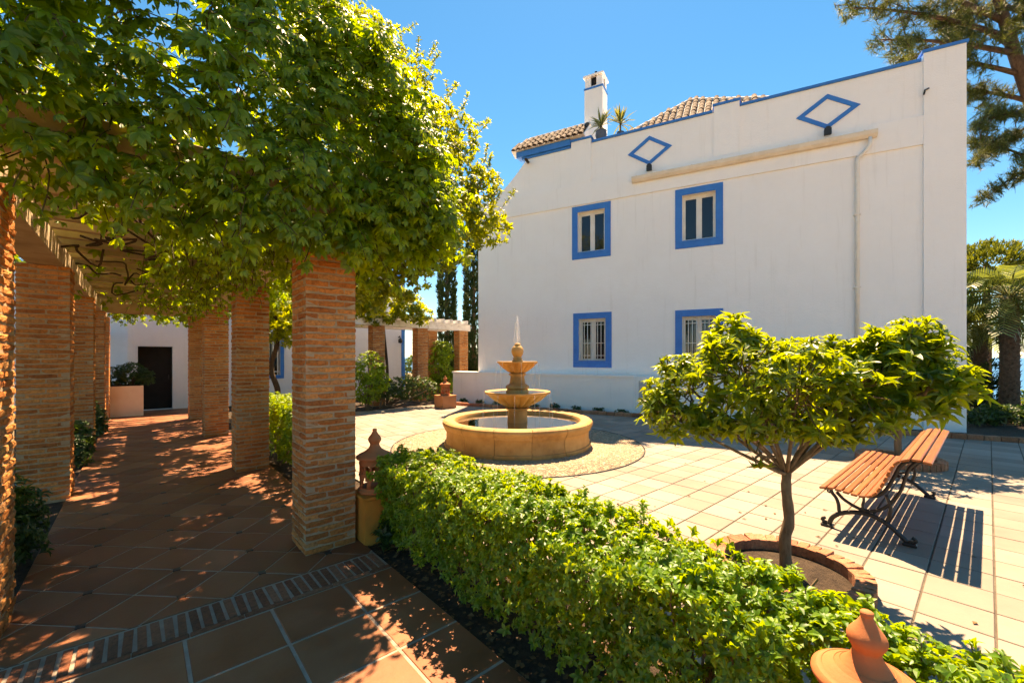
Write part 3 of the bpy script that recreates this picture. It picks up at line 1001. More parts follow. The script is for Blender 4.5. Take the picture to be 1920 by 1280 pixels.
def top2(u):
    return max(.05, min((11.75 - u) * 1.2, .70, (u - 8.6) * 2.5))
rf2, low, hi = tiled('roof', (8.95, 11.62), top2, 0, 0, .14, 8.94)
mb = MB(); mb.tube([h for h in hi], .07, 8); mb.build('ridge_cap', M['mortarwhite'], rf2)
# chimney
def cz_box(mb, u0, w0, z0, u1, w1, z1): return mb.box(u0, w0, z0, u1, w1, z1, T=H)
mb = MB(); cz_box(mb, 8.62, -1.45, 7.3, 9.26, -.85, 10.95); ch = mb.build('chimney', M['stucco'], house)
mb = MB(); cz_box(mb, 8.60, -1.47, 10.951, 9.28, -.83, 11.01); mb.build('band', M['blue'], ch)
mb = MB()
for (a, b_) in ((8.64, 8.84), (9.04, 9.24)):
    for (c, d) in ((-1.43, -1.23), (-1.07, -.87)): cz_box(mb, a, c, 11.012, b_, d, 11.38)
cz_box(mb, 8.70, -1.35, 11.013, 9.18, -.93, 11.10)
mb.build('vent', M['stucco'], ch)
mb = MB(); cz_box(mb, 8.72, -1.36, 11.101, 9.16, -.94, 11.37); mb.build('flue', M['dark'], ch)
mb = MB(); cz_box(mb, 8.58, -1.49, 11.381, 9.30, -.81, 11.44)
t = [H(8.60, -1.47, 11.441), H(9.28, -1.47, 11.441), H(9.28, -.83, 11.441), H(8.60, -.83, 11.441), H(8.94, -1.15, 11.62)]
mb.add(t, [(0, 1, 4), (1, 2, 4), (2, 3, 4), (3, 0, 4)]); mb.build('cap', M['stucco'], ch)
mb = MB(); mb.lathe([(0.0, 0), (.03, .0), (.025, .05), (.05, .09), (.0, .13)], H(8.94, -1.15, 11.60), 8); mb.build('finial', M['iron'], ch)

# yuccas in pots standing on the parapet
def yucca(u, w, pot_h, pot_r, hgt, r, seed, label):
    base = H(u, w, 8.706)
    t = empty('potted_yucca', base, label, 'plant', 'yuccas on the parapet')
    mb = MB(); mb.lathe([(0, 0), (pot_r * .7, 0), (pot_r, pot_h * .6), (pot_r * .85, pot_h * .95), (pot_r * .95, pot_h), (pot_r * .8, pot_h), (pot_r * .7, pot_h * .9), (0, pot_h * .88)], base, 16); mb.build('pot', M['pot_grey'], t, sharp=40)
    mb = MB(); c = Vector(base) + Vector((0, 0, hgt)); mb.tube([Vector(base) + Vector((0, 0, pot_h * .8)), c], [.035, .03], 6); mb.build('stem', M['bark'], t)
    rs = np.random.RandomState(seed)
    for k in range(46):
        a = rs.uniform(0, 6.28); el = rs.uniform(-.35, 1.45); L = r * rs.uniform(.8, 1.1)
        d = Vector((math.cos(a) * math.cos(el), math.sin(a) * math.cos(el), math.sin(el))); s_ = Vector((-math.sin(a), math.cos(a), 0)) * .024
        mid = c + d * L * .55 + Vector((0, 0, .02)); tip = c + d * L - Vector((0, 0, .06 * math.cos(el)))
        mb = MB(); mb.add([c - s_ * .6, c + s_ * .6, mid + s_, tip, mid - s_], [(0, 1, 2, 4), (4, 2, 3)]); mb.build('leaf', M['leaf_yucca'], t)
yucca(8.47, -.17, .32, .19, .50, .58, 3, 'yucca in a grey rounded pot on the parapet, next to the chimney')
yucca(7.85, -.19, .14, .13, .42, .60, 4, 'yucca in a low pot on the parapet, farther from the chimney')

# low terrace wall before the house
tw = empty('terrace_wall', H(8.5, .5, 0), 'low smooth white garden wall behind the fountain', 'wall')
tA, tB = (8.93, 13.5), (11.02, 7.0)
du = Vector((tA[0] - tB[0], tA[1] - tB[1], 0)); TL = du.length; du.normalize(); dn = Vector((-du.y, du.x, 0))
if dn.x > 0: dn = -dn
def TW(u, w, z): return (tB[0] + du.x * u + dn.x * w, tB[1] + du.y * u + dn.y * w, z)
mb = MB(); mb.box(0, -.45, -.03, TL, 0, 1.074, T=TW); mb.build('body', M['stucco'], tw)
mb = MB(); mb.box(-.01, -.46, 1.075, TL + .03, .035, 1.13, T=TW); mb.build('cap', M['stucco'], tw)
mb = MB(); mb.box(-.62, -.45, -.03, -.002, -.06, 1.10, T=TW); mb.build('end_pier', M['stucco'], tw)
mb = MB(); mb.box(-.50, -.058, .48, -.14, -.035, .98, T=TW); cb = mb.build('cabinet_door', M['grey_box'], tw)
mb = MB(); mb.box(-.24, -.034, .72, -.21, -.02, .78, T=TW); mb.build('lock', M['iron'], cb)

# ================================================================== BRICK PERGOLA
PW = 0.44                     # pillar width
PILLAR_H = 2.77
COURSE = 0.0577
brick_meshes = {}
def brick_mesh(kind):
    """a few rough hand-made bricks, unit length along x, outer face at -y"""
    if kind not in brick_meshes:
        L = kind[0] / 1000.0
        mb = MB(); x0, x1 = -L / 2 + .008, L / 2 - .008
        d, hgt = .105, .040
        rr = random.Random(kind[1] * 77 + kind[0])
        J = lambda s: rr.uniform(-s, s)
        nx_ = 4
        rows = [(-.0, 0), (.004, hgt * .22), (.005, hgt * .75), (0, hgt)]
        vs, fs = [], []
        for (pr, z) in rows:
            for i in range(nx_ + 1):
                ex = .010 if i in (0, nx_) else 0
                vs.append((x0 + (x1 - x0) * i / nx_ + J(.005), -d / 2 - pr + ex - J(.0045), z + J(.0045)))
        for r_ in range(3):
            for i in range(nx_): fs.append((r_ * 5 + i, r_ * 5 + i + 1, r_ * 5 + i + 6, r_ * 5 + i + 5))
        k = len(vs)
        vs += [(x0, d / 2, 0), (x1, d / 2, 0), (x1, d / 2, hgt), (x0, d / 2, hgt)]
        fs += [(0, k, k + 1, 4, 3, 2, 1), (15, 16, 17, 18, 19, k + 2, k + 3), (0, 5, 10, 15, k + 3, k), (4, k + 1, k + 2, 19, 14, 9)]
        mb.add(vs, fs)
        me = mb.mesh('brick'); me.materials.append(M['brick']); brick_meshes[kind] = me
    return brick_meshes[kind]

def brick_places(x0, y0, w, h, seed):
    """(L mm, variant, x, y, z, turn) for every brick of a square pillar with corner x0, y0"""
    rr = random.Random(seed)
    out = []; n = int(h / COURSE)
    d = .105
    for c in range(n):
        z = .008 + c * COURSE
        odd = c % 2
        for side in range(4):
            long = (side % 2 == 0) != bool(odd)
            span = w if long else w - 2 * d
            if long:
                s = rr.choice((.26, .24, .20, .18))
                cuts = [(-w / 2, -w / 2 + s), (-w / 2 + s, w / 2)]
            else:
                cuts = [(-span / 2, span / 2)]
            for a, b_ in cuts:
                L = int(round((b_ - a) * 50) * 20)
                m = (a + b_) / 2; off = w / 2 - d / 2
                if side == 0: x, y, t = m, -off, 0
                elif side == 1: x, y, t = off, m, math.pi / 2
                elif side == 2: x, y, t = -m, off, math.pi
                else: x, y, t = -off, -m, -math.pi / 2
                out.append((L, rr.randrange(4), x0 + w / 2 + x, y0 + w / 2 + y, z + rr.uniform(-.003, .003), t + rr.uniform(-.012, .012)))
    return out

def pillar(x0, y0, label, seed, single, group='brick pillars of the long pergola', w=PW, h=PILLAR_H):
    p = empty('brick_pillar', (x0 + w / 2, y0 + w / 2, 0), label, 'pillar', group)
    i = .009
    mb = MB(); mb.box(x0 + i, y0 + i, -.02, x0 + w - i, y0 + w - i, h); mb.build('mortar_core', M['mortar'], p)
    pl = brick_places(x0, y0, w, h, seed)
    if single:
        for L, v_, x, y, z, t in pl[:300]:
            piece('brick', brick_mesh((L, v_)), None, p, (x, y, z), (0, 0, t))
    else:
        mb = MB()
        for L, v_, x, y, z, t in pl:
            me = brick_mesh((L, v_)); c_, s_ = math.cos(t), math.sin(t)
            mb.add([(x + q.co.x * c_ - q.co.y * s_, y + q.co.x * s_ + q.co.y * c_, z + q.co.z) for q in me.vertices], [tuple(f.vertices) for f in me.polygons])
        mb.build('brickwork', M['brick'], p, 'stuff')
    return p

XR, XL = 1.05, -0.62 - PW
pillar(XR, 3.84, 'nearest brick pillar, beside the foreground hedge, its top under the vine', 1, True)
pillar(XR, 7.28, 'second brick pillar on the right side of the walkway', 2, True)
pillar(XR - .04, 10.90, 'third brick pillar on the right side of the walkway', 3, False)
pillar(XR - .06, 14.15, 'last brick pillar on the right of the walkway, by the white wall', 4, False)
pillar(XL, 3.88, 'brick pillar cut off by the left edge of the picture', 5, True)
pillar(XL, 7.28, 'wide dark brick pillar second on the left side of the walkway', 6, True)
pillar(XL, 10.66, 'third brick pillar on the left side of the walkway', 7, False)
pillar(XL, 13.80, 'fourth brick pillar on the left side of the walkway', 8, False)
pillar(XL, 15.75, 'farthest brick pillar on the left, beside the white planter', 9, False)

pg = empty('pergola_roof', (0.2, 9, PILLAR_H), 'pale concrete beams and joists of the pergola carried by the brick pillars', 'pergola')
BZ0, BZ1 = PILLAR_H + .003, PILLAR_H + .25
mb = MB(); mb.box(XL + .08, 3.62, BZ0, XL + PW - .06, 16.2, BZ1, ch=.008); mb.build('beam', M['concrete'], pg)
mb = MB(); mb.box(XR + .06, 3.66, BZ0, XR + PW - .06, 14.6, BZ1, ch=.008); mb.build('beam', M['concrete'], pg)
mb = MB(); mb.box(XL + PW - .058, 14.16, BZ0, XR + .058, 14.42, BZ1, ch=.008); mb.build('beam', M['concrete'], pg)
y = 3.75
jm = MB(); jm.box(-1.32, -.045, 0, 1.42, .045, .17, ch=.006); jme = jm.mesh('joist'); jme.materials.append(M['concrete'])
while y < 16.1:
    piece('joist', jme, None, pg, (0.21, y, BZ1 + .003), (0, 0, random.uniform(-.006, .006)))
    y += 0.44

# ================================================================== HOUSE AT THE BACK
bh = empty('rear_house', (4, 17.6, 0), 'white house across the end of the walkway with dark doorway', 'house')
BX0, BX1, BY, BH = -0.28, 9.0, 17.6, 5.3
bholes = [(-.05, .80, 0, 2.02), (2.55, 3.95, 1.0, 2.5), (6.0, 6.9, 3.1, 4.3)]
TB = lambda u, w, z: (u, BY - w, z)
mb = MB(); wall_grid(mb, BX0, BX1, -.05, BH, 0, bholes, TB)
for h in bholes:
    for (a, b_) in (((h[0], h[2]), (h[1], h[2])), ((h[1], h[2]), (h[1], h[3])), ((h[1], h[3]), (h[0], h[3])), ((h[0], h[3]), (h[0], h[2]))):
        mb.add([TB(a[0], 0, a[1]), TB(b_[0], 0, b_[1]), TB(b_[0], -.35, b_[1]), TB(a[0], -.35, a[1])], [(0, 1, 2, 3)])
mb.add([(BX0, BY, -.05), (BX0, BY + 7, -.05), (BX0, BY + 7, BH), (BX0, BY, BH)], [(0, 1, 2, 3)])
mb.add([(BX1, BY, -.05), (BX1, BY + 7, -.05), (BX1, BY + 7, BH), (BX1, BY, BH)], [(3, 2, 1, 0)])
mb.add([(BX0, BY, BH), (BX1, BY, BH), (BX1, BY + 7, BH), (BX0, BY + 7, BH)], [(0, 1, 2, 3)])
mb.add([(BX0, BY + 7, -.05), (BX1, BY + 7, -.05), (BX1, BY + 7, BH), (BX0, BY + 7, BH)], [(0, 1, 2, 3)])
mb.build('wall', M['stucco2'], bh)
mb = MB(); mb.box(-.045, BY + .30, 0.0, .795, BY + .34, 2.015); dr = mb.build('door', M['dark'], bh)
mb = MB(); mb.box(.70, BY + .26, .95, .73, BY + .30, 1.1); mb.build('handle', M['iron'], dr)
for q in bholes[1:]:
    mb = MB()
    for (a, c, b_, d) in ((q[0] - .12, q[2] - .12, q[1] + .12, q[2] - .001), (q[0] - .12, q[3] + .001, q[1] + .12, q[3] + .12), (q[0] - .12, q[2], q[0] - .001, q[3]), (q[1] + .001, q[2], q[1] + .12, q[3])):
        mb.box(a, BY - .03, c, b_, BY - .001, d)
    w_ = mb.build('window', M['blue'], bh)
    mb = MB(); mb.box(q[0], BY + .22, q[2], q[1], BY + .24, q[3]); mb.build('pane', M['glass'], w_)
    n = 9
    for k in range(n):
        x = q[0] + (q[1] - q[0]) * (k + .5) / n
        mb = MB(); mb.box(x - .016, BY + .02, q[2], x + .016, BY + .045, q[3]); mb.build('bar', M['frame'], w_)
    mb = MB(); mb.box(q[0], BY + .046, q[2] + .12, q[1], BY + .06, q[2] + .15); mb.build('bar', M['frame'], w_)
mb = MB(); mb.box(BX1 - .13, BY - .03, -.03, BX1 + .03, BY - .001, BH + .0); mb.build('corner_trim', M['blue'], bh)
mb = MB(); mb.box(BX1 - .9, BY - .06, BH - .55, BX1 - .131, BY - .001, BH + .15); mb.build('corner_trim', M['blue'], bh)
mb = MB(); mb.box(BX0 - .05, BY - .08, BH + .001, BX1 + .08, BY + .3, BH + .09); mb.build('coping', M['blue'], bh)
mb = MB(); mb.tube([(8.72, BY - .02, 2.55), (8.72, BY - .14, 2.6), (8.72, BY - .2, 2.5)], .025, 6); mb.lathe([(0, -.16), (.09, -.14), (.10, 0), (.03, .06), (0, .07)], (8.72, BY - .2, 2.45), 10); mb.build('wall_lamp', M['iron'], bh)

lh = empty('side_annexe', (-1.6, 19.5, 0), 'white annexe with red-brown timber eave beyond the planter at far left', 'house')
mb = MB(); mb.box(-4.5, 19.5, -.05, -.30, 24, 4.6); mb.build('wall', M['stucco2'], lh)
mb = MB(); mb.box(-4.6, 19.0, 2.35, -.9, 19.499, 2.5); mb.build('eave', M['bark'], lh)
mb = MB(); mb.box(-1.6, 19.46, .2, -.95, 19.499, 2.2); mb.build('door', M['bark'], lh)

# white planter with a clipped shrub in front of the doorway
plt = empty('white_planter', (-.35, 16.5, 0), 'square cream rendered planter at the end of the walkway', 'planter')
mb = MB()
mb.box(-.78, 16.15, -.02, .08, 16.95, .86); mb.build('box', M['cream'], plt)
mb = MB(); mb.box(-.73, 16.2, .861, .03, 16.9, .88); mb.build('soil', M['soil'], plt)

# second pergola arm across the back of the garden
pillar(5.98, 13.95, 'far brick pillar behind the round bush, at the back of the square', 21, False, 'brick pillars of the far pergola')
pillar(7.85, 14.25, 'far brick pillar standing left of a pair, behind the low hedge', 22, False, 'brick pillars of the far pergola')
pillar(8.95, 15.35, 'far brick pillar right of a pair, behind the terracotta lantern', 23, False, 'brick pillars of the far pergola')
pillar(9.95, 14.55, 'far brick pillar close to the left corner of the white house', 24, False, 'brick pillars of the far pergola')
fp = empty('far_pergola_roof', (8, 14.4, PILLAR_H), 'weathered white beams of the far pergola behind the fountain', 'pergola')
def beam(parent, p, q, w, z0, z1, mat, name='beam'):
    p, q = Vector(p), Vector(q); d = (q - p).normalized(); n = Vector((-d.y, d.x)) * w / 2
    mb = MB(); a, b_, c, e = p + n, p - n, q - n, q + n
    mb.add([(*a, z0), (*b_, z0), (*c, z0), (*e, z0), (*a, z1), (*b_, z1), (*c, z1), (*e, z1)], [(0, 1, 2, 3), (7, 6, 5, 4), (0, 4, 5, 1), (1, 5, 6, 2), (2, 6, 7, 3), (3, 7, 4, 0)])
    return mb.build(name, mat, parent)
beam(fp, (5.0, 14.0), (8.3, 14.48), .3, BZ0, BZ1, M['whiteconc'])
beam(fp, (8.35, 14.49), (10.55, 14.80), .3, BZ0, BZ1 + .02, M['whiteconc'])
beam(fp, (4.8, 15.5), (9.9, 15.62), .3, BZ0, BZ1, M['whiteconc'])
for k in range(13):
    x = 5.2 + k * .42
    yy = 14.0 + (x - 5) * .145
    beam(fp, (x, yy - .35), (x + .0, yy + 1.75), .09, BZ1 + .023, BZ1 + .17, M['whiteconc'], 'joist')

# ================================================================== FOUNTAIN
ft = empty('stone_fountain', (FC[0], FC[1], 0), 'two-tier golden stone fountain with a water jet in a round basin', 'fountain')
c0 = (FC[0], FC[1], 0)
NB = 14
prof = [(1.19, 0.02), (1.41, 0.0), (1.415, .06), (1.41, .075), (1.388, .08), (1.384, .10), (1.372, .18), (1.372, .25), (1.384, .318), (1.388, .325), (1.408, .33), (1.41, .352), (1.412, .358), (1.432, .385), (1.445, .41), (1.450, .44), (1.44, .475), (1.40, .50), (1.27, .50), (1.225, .485), (1.205, .45), (1.195, .40)]
gap = .004
for k in range(NB):
    a0 = 2 * math.pi * k / NB + .11
    mb = MB(); s_ = random.uniform(.9985, 1.0015)
    mb.lathe([(r * s_, z) for r, z in prof], c0, 8, a0 + gap / 1.4, a0 + 2 * math.pi / NB - gap / 1.4, closed=True)
    mb.build('basin_block', M['stone'], ft, sharp=22)
mb = MB(); mb.lathe([(1.21, .03), (1.335, .03), (1.335, .46), (1.23, .46)], c0, 64, closed=True); mb.build('basin_joint', M['mortarwhite'], ft)
mb = MB(); mb.lathe([(0, .06), (1.22, .06)], c0, 48); mb.build('basin_floor', M['poolfloor'], ft)
mb = MB(); mb.lathe([(.17, .425), (1.205, .425)], c0, 64); mb.build('water', M['water'], ft)
mb = MB(); mb.lathe([(.34, .05), (.34, .36), (.30, .40), (.20, .41), (.185, .62), (.20, .66), (.235, .68), (.235, .70), (.0, .70)], c0, 32); mb.build('pedestal', M['stone'], ft, sharp=35)
def bowl(R_, zb, zt, rb, flutes, name, matn):
    H_ = zt - zb
    p = [(rb * .8, 0), (rb, 0), (rb + (R_ - rb) * .30, H_ * .22), (rb + (R_ - rb) * .62, H_ * .50), (rb + (R_ - rb) * .88, H_ * .82), (R_ * .965, H_ * .86), (R_, H_ * .90), (R_ * 1.01, H_ * .95), (R_, H_), (R_ * .93, H_), (R_ * .86, H_ * .92), (rb + (R_ - rb) * .4, H_ * .62), (0.0, H_ * .5)]
    mod = lambda a, i: (1 + (.13 if i in (2, 3) else .07 if i in (1, 4) else 0) * (abs(math.sin(a * flutes / 2)) - .7))
    mb = MB(); mb.lathe(p, (c0[0], c0[1], zb), flutes * 8, mod=mod); bw = mb.build(name, M[matn], ft, sharp=50)
    mb = MB(); mb.lathe([(0, 0), (R_ * .91, 0)], (c0[0], c0[1], zb + H_ * .955), 32); mb.build('water', M['water'], bw)
bowl(.64, .70, 1.02, .17, 20, 'lower_bowl', 'stone')
mb = MB(); mb.lathe([(.20, .84), (.225, .90), (.225, 1.02), (.20, 1.06), (.235, 1.09), (.22, 1.13), (.155, 1.17), (.135, 1.30), (.145, 1.33), (.17, 1.345), (.17, 1.365), (0, 1.365)], c0, 28); mb.build('column', M['stone'], ft, sharp=35)
bowl(.395, 1.365, 1.60, .12, 18, 'upper_bowl', 'stone')
mb = MB(); mb.lathe([(.10, 1.47), (.105, 1.62), (.085, 1.64), (.09, 1.66), (.075, 1.69), (.10, 1.73), (.12, 1.79), (.115, 1.85), (.08, 1.90), (.055, 1.915), (.06, 1.94), (.03, 1.965), (0, 1.97)], c0, 24); mb.build('finial', M['stone'], ft, sharp=40)
mb = MB()
mb.tube([(FC[0], FC[1], 1.96), (FC[0], FC[1], 2.2), (FC[0], FC[1], 2.36), (FC[0] + .004, FC[1], 2.47)], [.008, .011, .016, .003], 8)
for k in range(9):
    a = k * 2.4; r = .03 + .012 * (k % 4)
    zt = 2.40 - .05 * (k % 3); q = []
    for i in range(6):
        t = i / 5; q.append((FC[0] + r * (.4 + t * 1.1) * math.cos(a), FC[1] + r * (.4 + t * 1.1) * math.sin(a), zt + .02 * t - .42 * t * t))
    mb.tube(q, [.004, .006, .005, .004, .003, .002], 5)
for k in range(170):
    a = random.uniform(0, 6.28); r = abs(random.gauss(0, .045)); z = random.uniform(1.95, 2.5); s_ = random.uniform(.002, .006)
    p = (FC[0] + r * math.cos(a), FC[1] + r * math.sin(a), z)
    mb.add([(p[0] + s_, p[1], z), (p[0], p[1] + s_, z), (p[0] - s_, p[1], z), (p[0], p[1] - s_, z), (p[0], p[1], z + s_ * 1.6), (p[0], p[1], z - s_ * 1.6)], [(0, 1, 4), (1, 2, 4), (2, 3, 4), (3, 0, 4), (1, 0, 5), (2, 1, 5), (3, 2, 5), (0, 3, 5)], True)
mb.build('water_jet', M['spray'], ft)
for (R_, z0, z1, n_) in ((.655, .99, .43, 11), (.41, 1.58, 1.02, 8)):
    for k in range(n_):                                   # thin falling threads of water
        a = 2 * math.pi * (k + random.uniform(-.3, .3)) / n_
        mb = MB(); q = []
        for i in range(7):
            t = i / 6; r = R_ + .035 * t
            q.append((FC[0] + r * math.cos(a) + random.uniform(-.003, .003), FC[1] + r * math.sin(a) + random.uniform(-.003, .003), z0 + (z1 - z0) * t * (.35 + .65 * t)))
        mb.tube(q, [.004, .0035, .003, .0035, .0025, .003, .002], 5); mb.build('water_thread', M['spray'], ft)

# ================================================================== BENCH
bn = empty('park_bench', (6.1, .75, 0), 'park bench of brown wooden slats on black cast-iron legs', 'bench')
prof = [(1.072, .412), (1.012, .420), (.952, .416), (.892, .408), (.832, .400), (.772, .398), (.718, .412), (.676, .446), (.646, .492), (.622, .543), (.601, .596), (.581, .650), (.560, .703), (.530, .752), (.478, .786), (.412, .797), (.345, .785)]
sx0, sx1 = 4.98, 7.32
sm = MB(); sm.box(-1.17, -.0235, 0, 1.17, .0235, .024, ch=.006); sme = sm.mesh('slat'); sme.materials.append(M['slat'])
for i, (y, z) in enumerate(prof):
    p0 = prof[max(0, i - 1)]; p1 = prof[min(len(prof) - 1, i + 1)]
    a = math.atan2(p1[1] - p0[1], p1[0] - p0[0])
    if a > math.pi / 2: a -= math.pi
    if a < -math.pi / 2: a += math.pi
    wide = 1.05 if i < 6 else (.92 if i < 13 else 1.25)
    o = piece('slat', sme, None, bn, ((sx0 + sx1) / 2 + random.uniform(-.004, .004), y, z), (a, 0, 0), (1, wide, 1))
def curve(pts, n=5):
    """smooth curve through points (Catmull-Rom)"""
    P = [Vector(p) for p in pts]; P = [P[0] * 2 - P[1]] + P + [P[-1] * 2 - P[-2]]
    out = []
    for i in range(1, len(P) - 2):
        for k in range(n):
            t = k / n
            out.append(.5 * ((2 * P[i]) + (P[i + 1] - P[i - 1]) * t + (2 * P[i - 1] - 5 * P[i] + 4 * P[i + 1] - P[i + 2]) * t * t + (3 * P[i] - P[i - 1] - 3 * P[i + 1] + P[i + 2]) * t ** 3))
    out.append(P[-2]); return out
for X in (5.18, 7.12):
    q = lambda *pts: curve([(X, y, z) for y, z in pts])
    mb = MB()
    mb.tube(q((1.085, .39), (1.0, .402), (.85, .385), (.76, .378), (.70, .39), (.655, .43), (.618, .49), (.585, .57), (.562, .63), (.54, .69), (.51, .735), (.46, .765), (.40, .775), (.35, .76)), .017, 6)
    mb.tube(q((1.06, .025), (1.03, .10), (.95, .165), (.83, .20), (.72, .195), (.62, .15), (.55, .09), (.485, .03)), [.021] * 36, 6)
    mb.tube(q((1.055, .395), (1.035, .34), (1.005, .30), (.985, .24), (.98, .17)), .016, 6)
    mb.tube(q((1.00, .36), (.93, .29), (.80, .235), (.68, .265), (.59, .36), (.53, .48), (.50, .60), (.47, .70), (.42, .765)), .015, 6)
    mb.tube(q((.63, .16), (.605, .24), (.60, .32), (.63, .42)), .015, 6)
    mb.tube(q((.78, .205), (.80, .27), (.79, .33), (.80, .39)), .011, 6)
    for y, s_ in ((1.075, 1), (.47, -1)):        # scroll feet
        mb.box(X - .035, y - .05, 0, X + .035, y + .05, .028, ch=.008)
        mb.tube(q((y - s_ * .01, .03), (y + s_ * .028, .04), (y + s_ * .04, .065), (y + s_ * .015, .08)), .016, 6)
    th = [i * .9 for i in range(9)]
    mb.tube([(X, 1.06 + math.cos(a) * .035 * (1 - i * .09), .36 + math.sin(a) * .035 * (1 - i * .09)) for i, a in enumerate(th)], .010, 5)
    mb.build('iron_leg_frame', M['iron'], bn)
mb = MB(); mb.tube([(5.18, .72, .215), (7.12, .72, .215)], .011, 6); mb.build('tie_rod', M['iron'], bn)

# ================================================================== LANTERNS ON PEDESTALS
def lantern(x, y, z, label, s=1.0):
    t = empty('terracotta_lantern', (x, y, z), label, 'lantern', 'terracotta garden lanterns')
    c = (x, y, z)
    P = lambda pr: [(r * s, h * s) for r, h in pr]
    PL = P
    P = lambda pr: [(r * s * 1.14, h * s) for r, h in pr]
    mb = MB(); mb.lathe(P([(0, .012), (.10, .0), (.125, 0), (.135, .012), (.135, .03), (.122, .045), (.118, .055), (0, .055)]), c, 32); mb.build('base', M['terracotta'], t, sharp=40)
    np_ = 8
    for k in range(np_):                                  # posts with arched spandrels
        a = 2 * math.pi * k / np_; w = .15
        mb = MB(); mb.lathe(P([(.104, .052), (.122, .052), (.122, .155), (.104, .155)]), c, 3, a - w, a + w, closed=True)
        mb.lathe(P([(.105, .125), (.1215, .125), (.1215, .157), (.105, .157)]), c, 4, a - w * 1.9, a + w * 1.9, closed=True)
        mb.build('post', M['terracotta'], t)
    mb = MB(); mb.lathe(P([(.102, .156), (.125, .156), (.128, .17), (.124, .18), (.124, .19), (.104, .19)]), c, 36, closed=True); mb.build('ring', M['terracotta'], t, sharp=40)
    nq = 14
    for k in range(nq):                                   # small pierced openings above
        a = 2 * math.pi * k / nq
        mb = MB()
        r0, r1 = .106 * s * 1.14, .122 * s * 1.14
        def pt(r, a_, h): return (x + r * math.cos(a_), y + r * math.sin(a_), z + h * s)
        for sgn in (-1, 1):
            b0, b1 = a - sgn * .16, a + sgn * .02
            v = [pt(r0, b0, .188), pt(r1, b0, .188), pt(r1, b0 + sgn * .12, .188), pt(r0, b0 + sgn * .12, .188), pt(r0, b1 - sgn * .04, .262), pt(r1, b1 - sgn * .04, .262), pt(r1, b1 + sgn * .09, .262), pt(r0, b1 + sgn * .09, .262)]
            mb.add(v, [(0, 1, 2, 3), (7, 6, 5, 4), (0, 4, 5, 1), (1, 5, 6, 2), (2, 6, 7, 3), (3, 7, 4, 0)])
        mb.build('lattice', M['terracotta'], t)
    mb = MB(); mb.lathe(P([(.102, .262), (.123, .26), (.126, .275), (.122, .30), (.13, .325), (.104, .325)]), c, 36, closed=True); mb.build('collar', M['terracotta'], t, sharp=40)
    lp = [(0, .315), (.15, .312), (.163, .316), (.170, .326), (.168, .338), (.152, .350), (.150, .3495), (.136, .359), (.134, .357), (.110, .371), (.098, .378), (.096, .376), (.080, .390), (.078, .388), (.060, .406), (.050, .420), (.045, .434), (.043, .445), (0, .446)]
    mb = MB(); mb.lathe(PL(lp), c, 56); mb.build('lid', M['terracotta'], t, sharp=50)
    fpf = [(.043, .44), (.044, .452), (.052, .466), (.0595, .482), (.060, .497), (.054, .512), (.044, .526), (.034, .540), (.026, .553), (.021, .564), (.019, .572), (.021, .580), (.019, .588), (.010, .593), (0, .594)]
    fpf = [(max(0, q_.x), q_.y) for q_ in [Vector((r_, h_, 0)) for r_, h_ in fpf]]
    fpf = [(max(0.0, p_.x), p_.y) for p_ in curve([(r_, h_, 0) for r_, h_ in fpf], 3)]
    mb = MB(); mb.lathe(PL(fpf), c, 40); mb.build('finial', M['terracotta'], t, sharp=60)
    return t
def pedestal(x, y, hw, h, mat, label):
    t = empty('pedestal', (x, y, 0), label, 'pedestal', 'rendered pedestals under the lanterns')
    mb = MB(); mb.box(x - hw, y - hw, -.03, x + hw, y + hw, h - .03, ch=.006); mb.build('shaft', M[mat], t)
    mb = MB(); mb.box(x - hw - .012, y - hw - .012, h - .029, x + hw + .012, y + hw + .012, h, ch=.006); mb.build('cap', M[mat], t)
    return t
pedestal(1.68, 3.88, .16, .42, 'orange', 'ochre pedestal between the nearest brick pillar and the hedge')
lantern(1.68, 3.88, .421, 'pierced terracotta lantern beside the nearest brick pillar')
pedestal(1.60, .237, .16, .48, 'orange', 'pedestal under the foreground lantern at the bottom right')
lantern(1.60, .237, .481, 'close terracotta lantern lid with onion finial at the bottom right', .8)
pedestal(7.60, 11.95, .26, .42, 'orange_box', 'wide terracotta-coloured pedestal left of the terrace wall')
lantern(7.60, 11.95, .421, 'small distant terracotta lantern left of the fountain', 1.08)

# ================================================================== BRICK RINGS ROUND THE TREES
def ring(cx, cy, r, n, label):
    t = empty('brick_tree_ring', (cx, cy, 0), label, 'edging', 'brick rings round the square trees')
    hw = 2 * math.pi * (r - .06) / n / 2
    rb = MB(); rb.box(-.06, -hw + .004, -.02, .06, hw - .004, .11, j=.004, ch=.006)
    rme = rb.mesh('brick'); rme.materials.append(M['edgebrick'])
    for k in range(n):
        a = 2 * math.pi * k / n
        piece('brick', rme, None, t, (cx + (r - .06) * math.cos(a), cy + (r - .06) * math.sin(a), random.uniform(-.008, .005)), (random.uniform(-.02, .02), random.uniform(-.02, .02), a + random.uniform(-.04, .04)))
    mb = MB(); mb.lathe([(0, .035), (r - .03, .02)], (cx, cy, 0), 24); mb.build('soil', M['soil'], t)
    mb = MB(); mb.lathe([(r - .112, -.01), (r - .01, -.01), (r - .012, .09), (r - .108, .09)], (cx, cy, 0), 40, closed=True); mb.build('mortar', M['mortar'], t)
ring(3.74, 1.04, .54, 38, 'ring of upright bricks round the near tree trunk, partly behind the hedge')
ring(9.1, .95, .55, 38, 'ring of bricks on the paving behind the bench')

# ================================================================== VEGETATION
def interp(x, xs_, ys_): return float(np.interp(x, xs_, ys_))
UP = np.array((0, 0, 1.0))

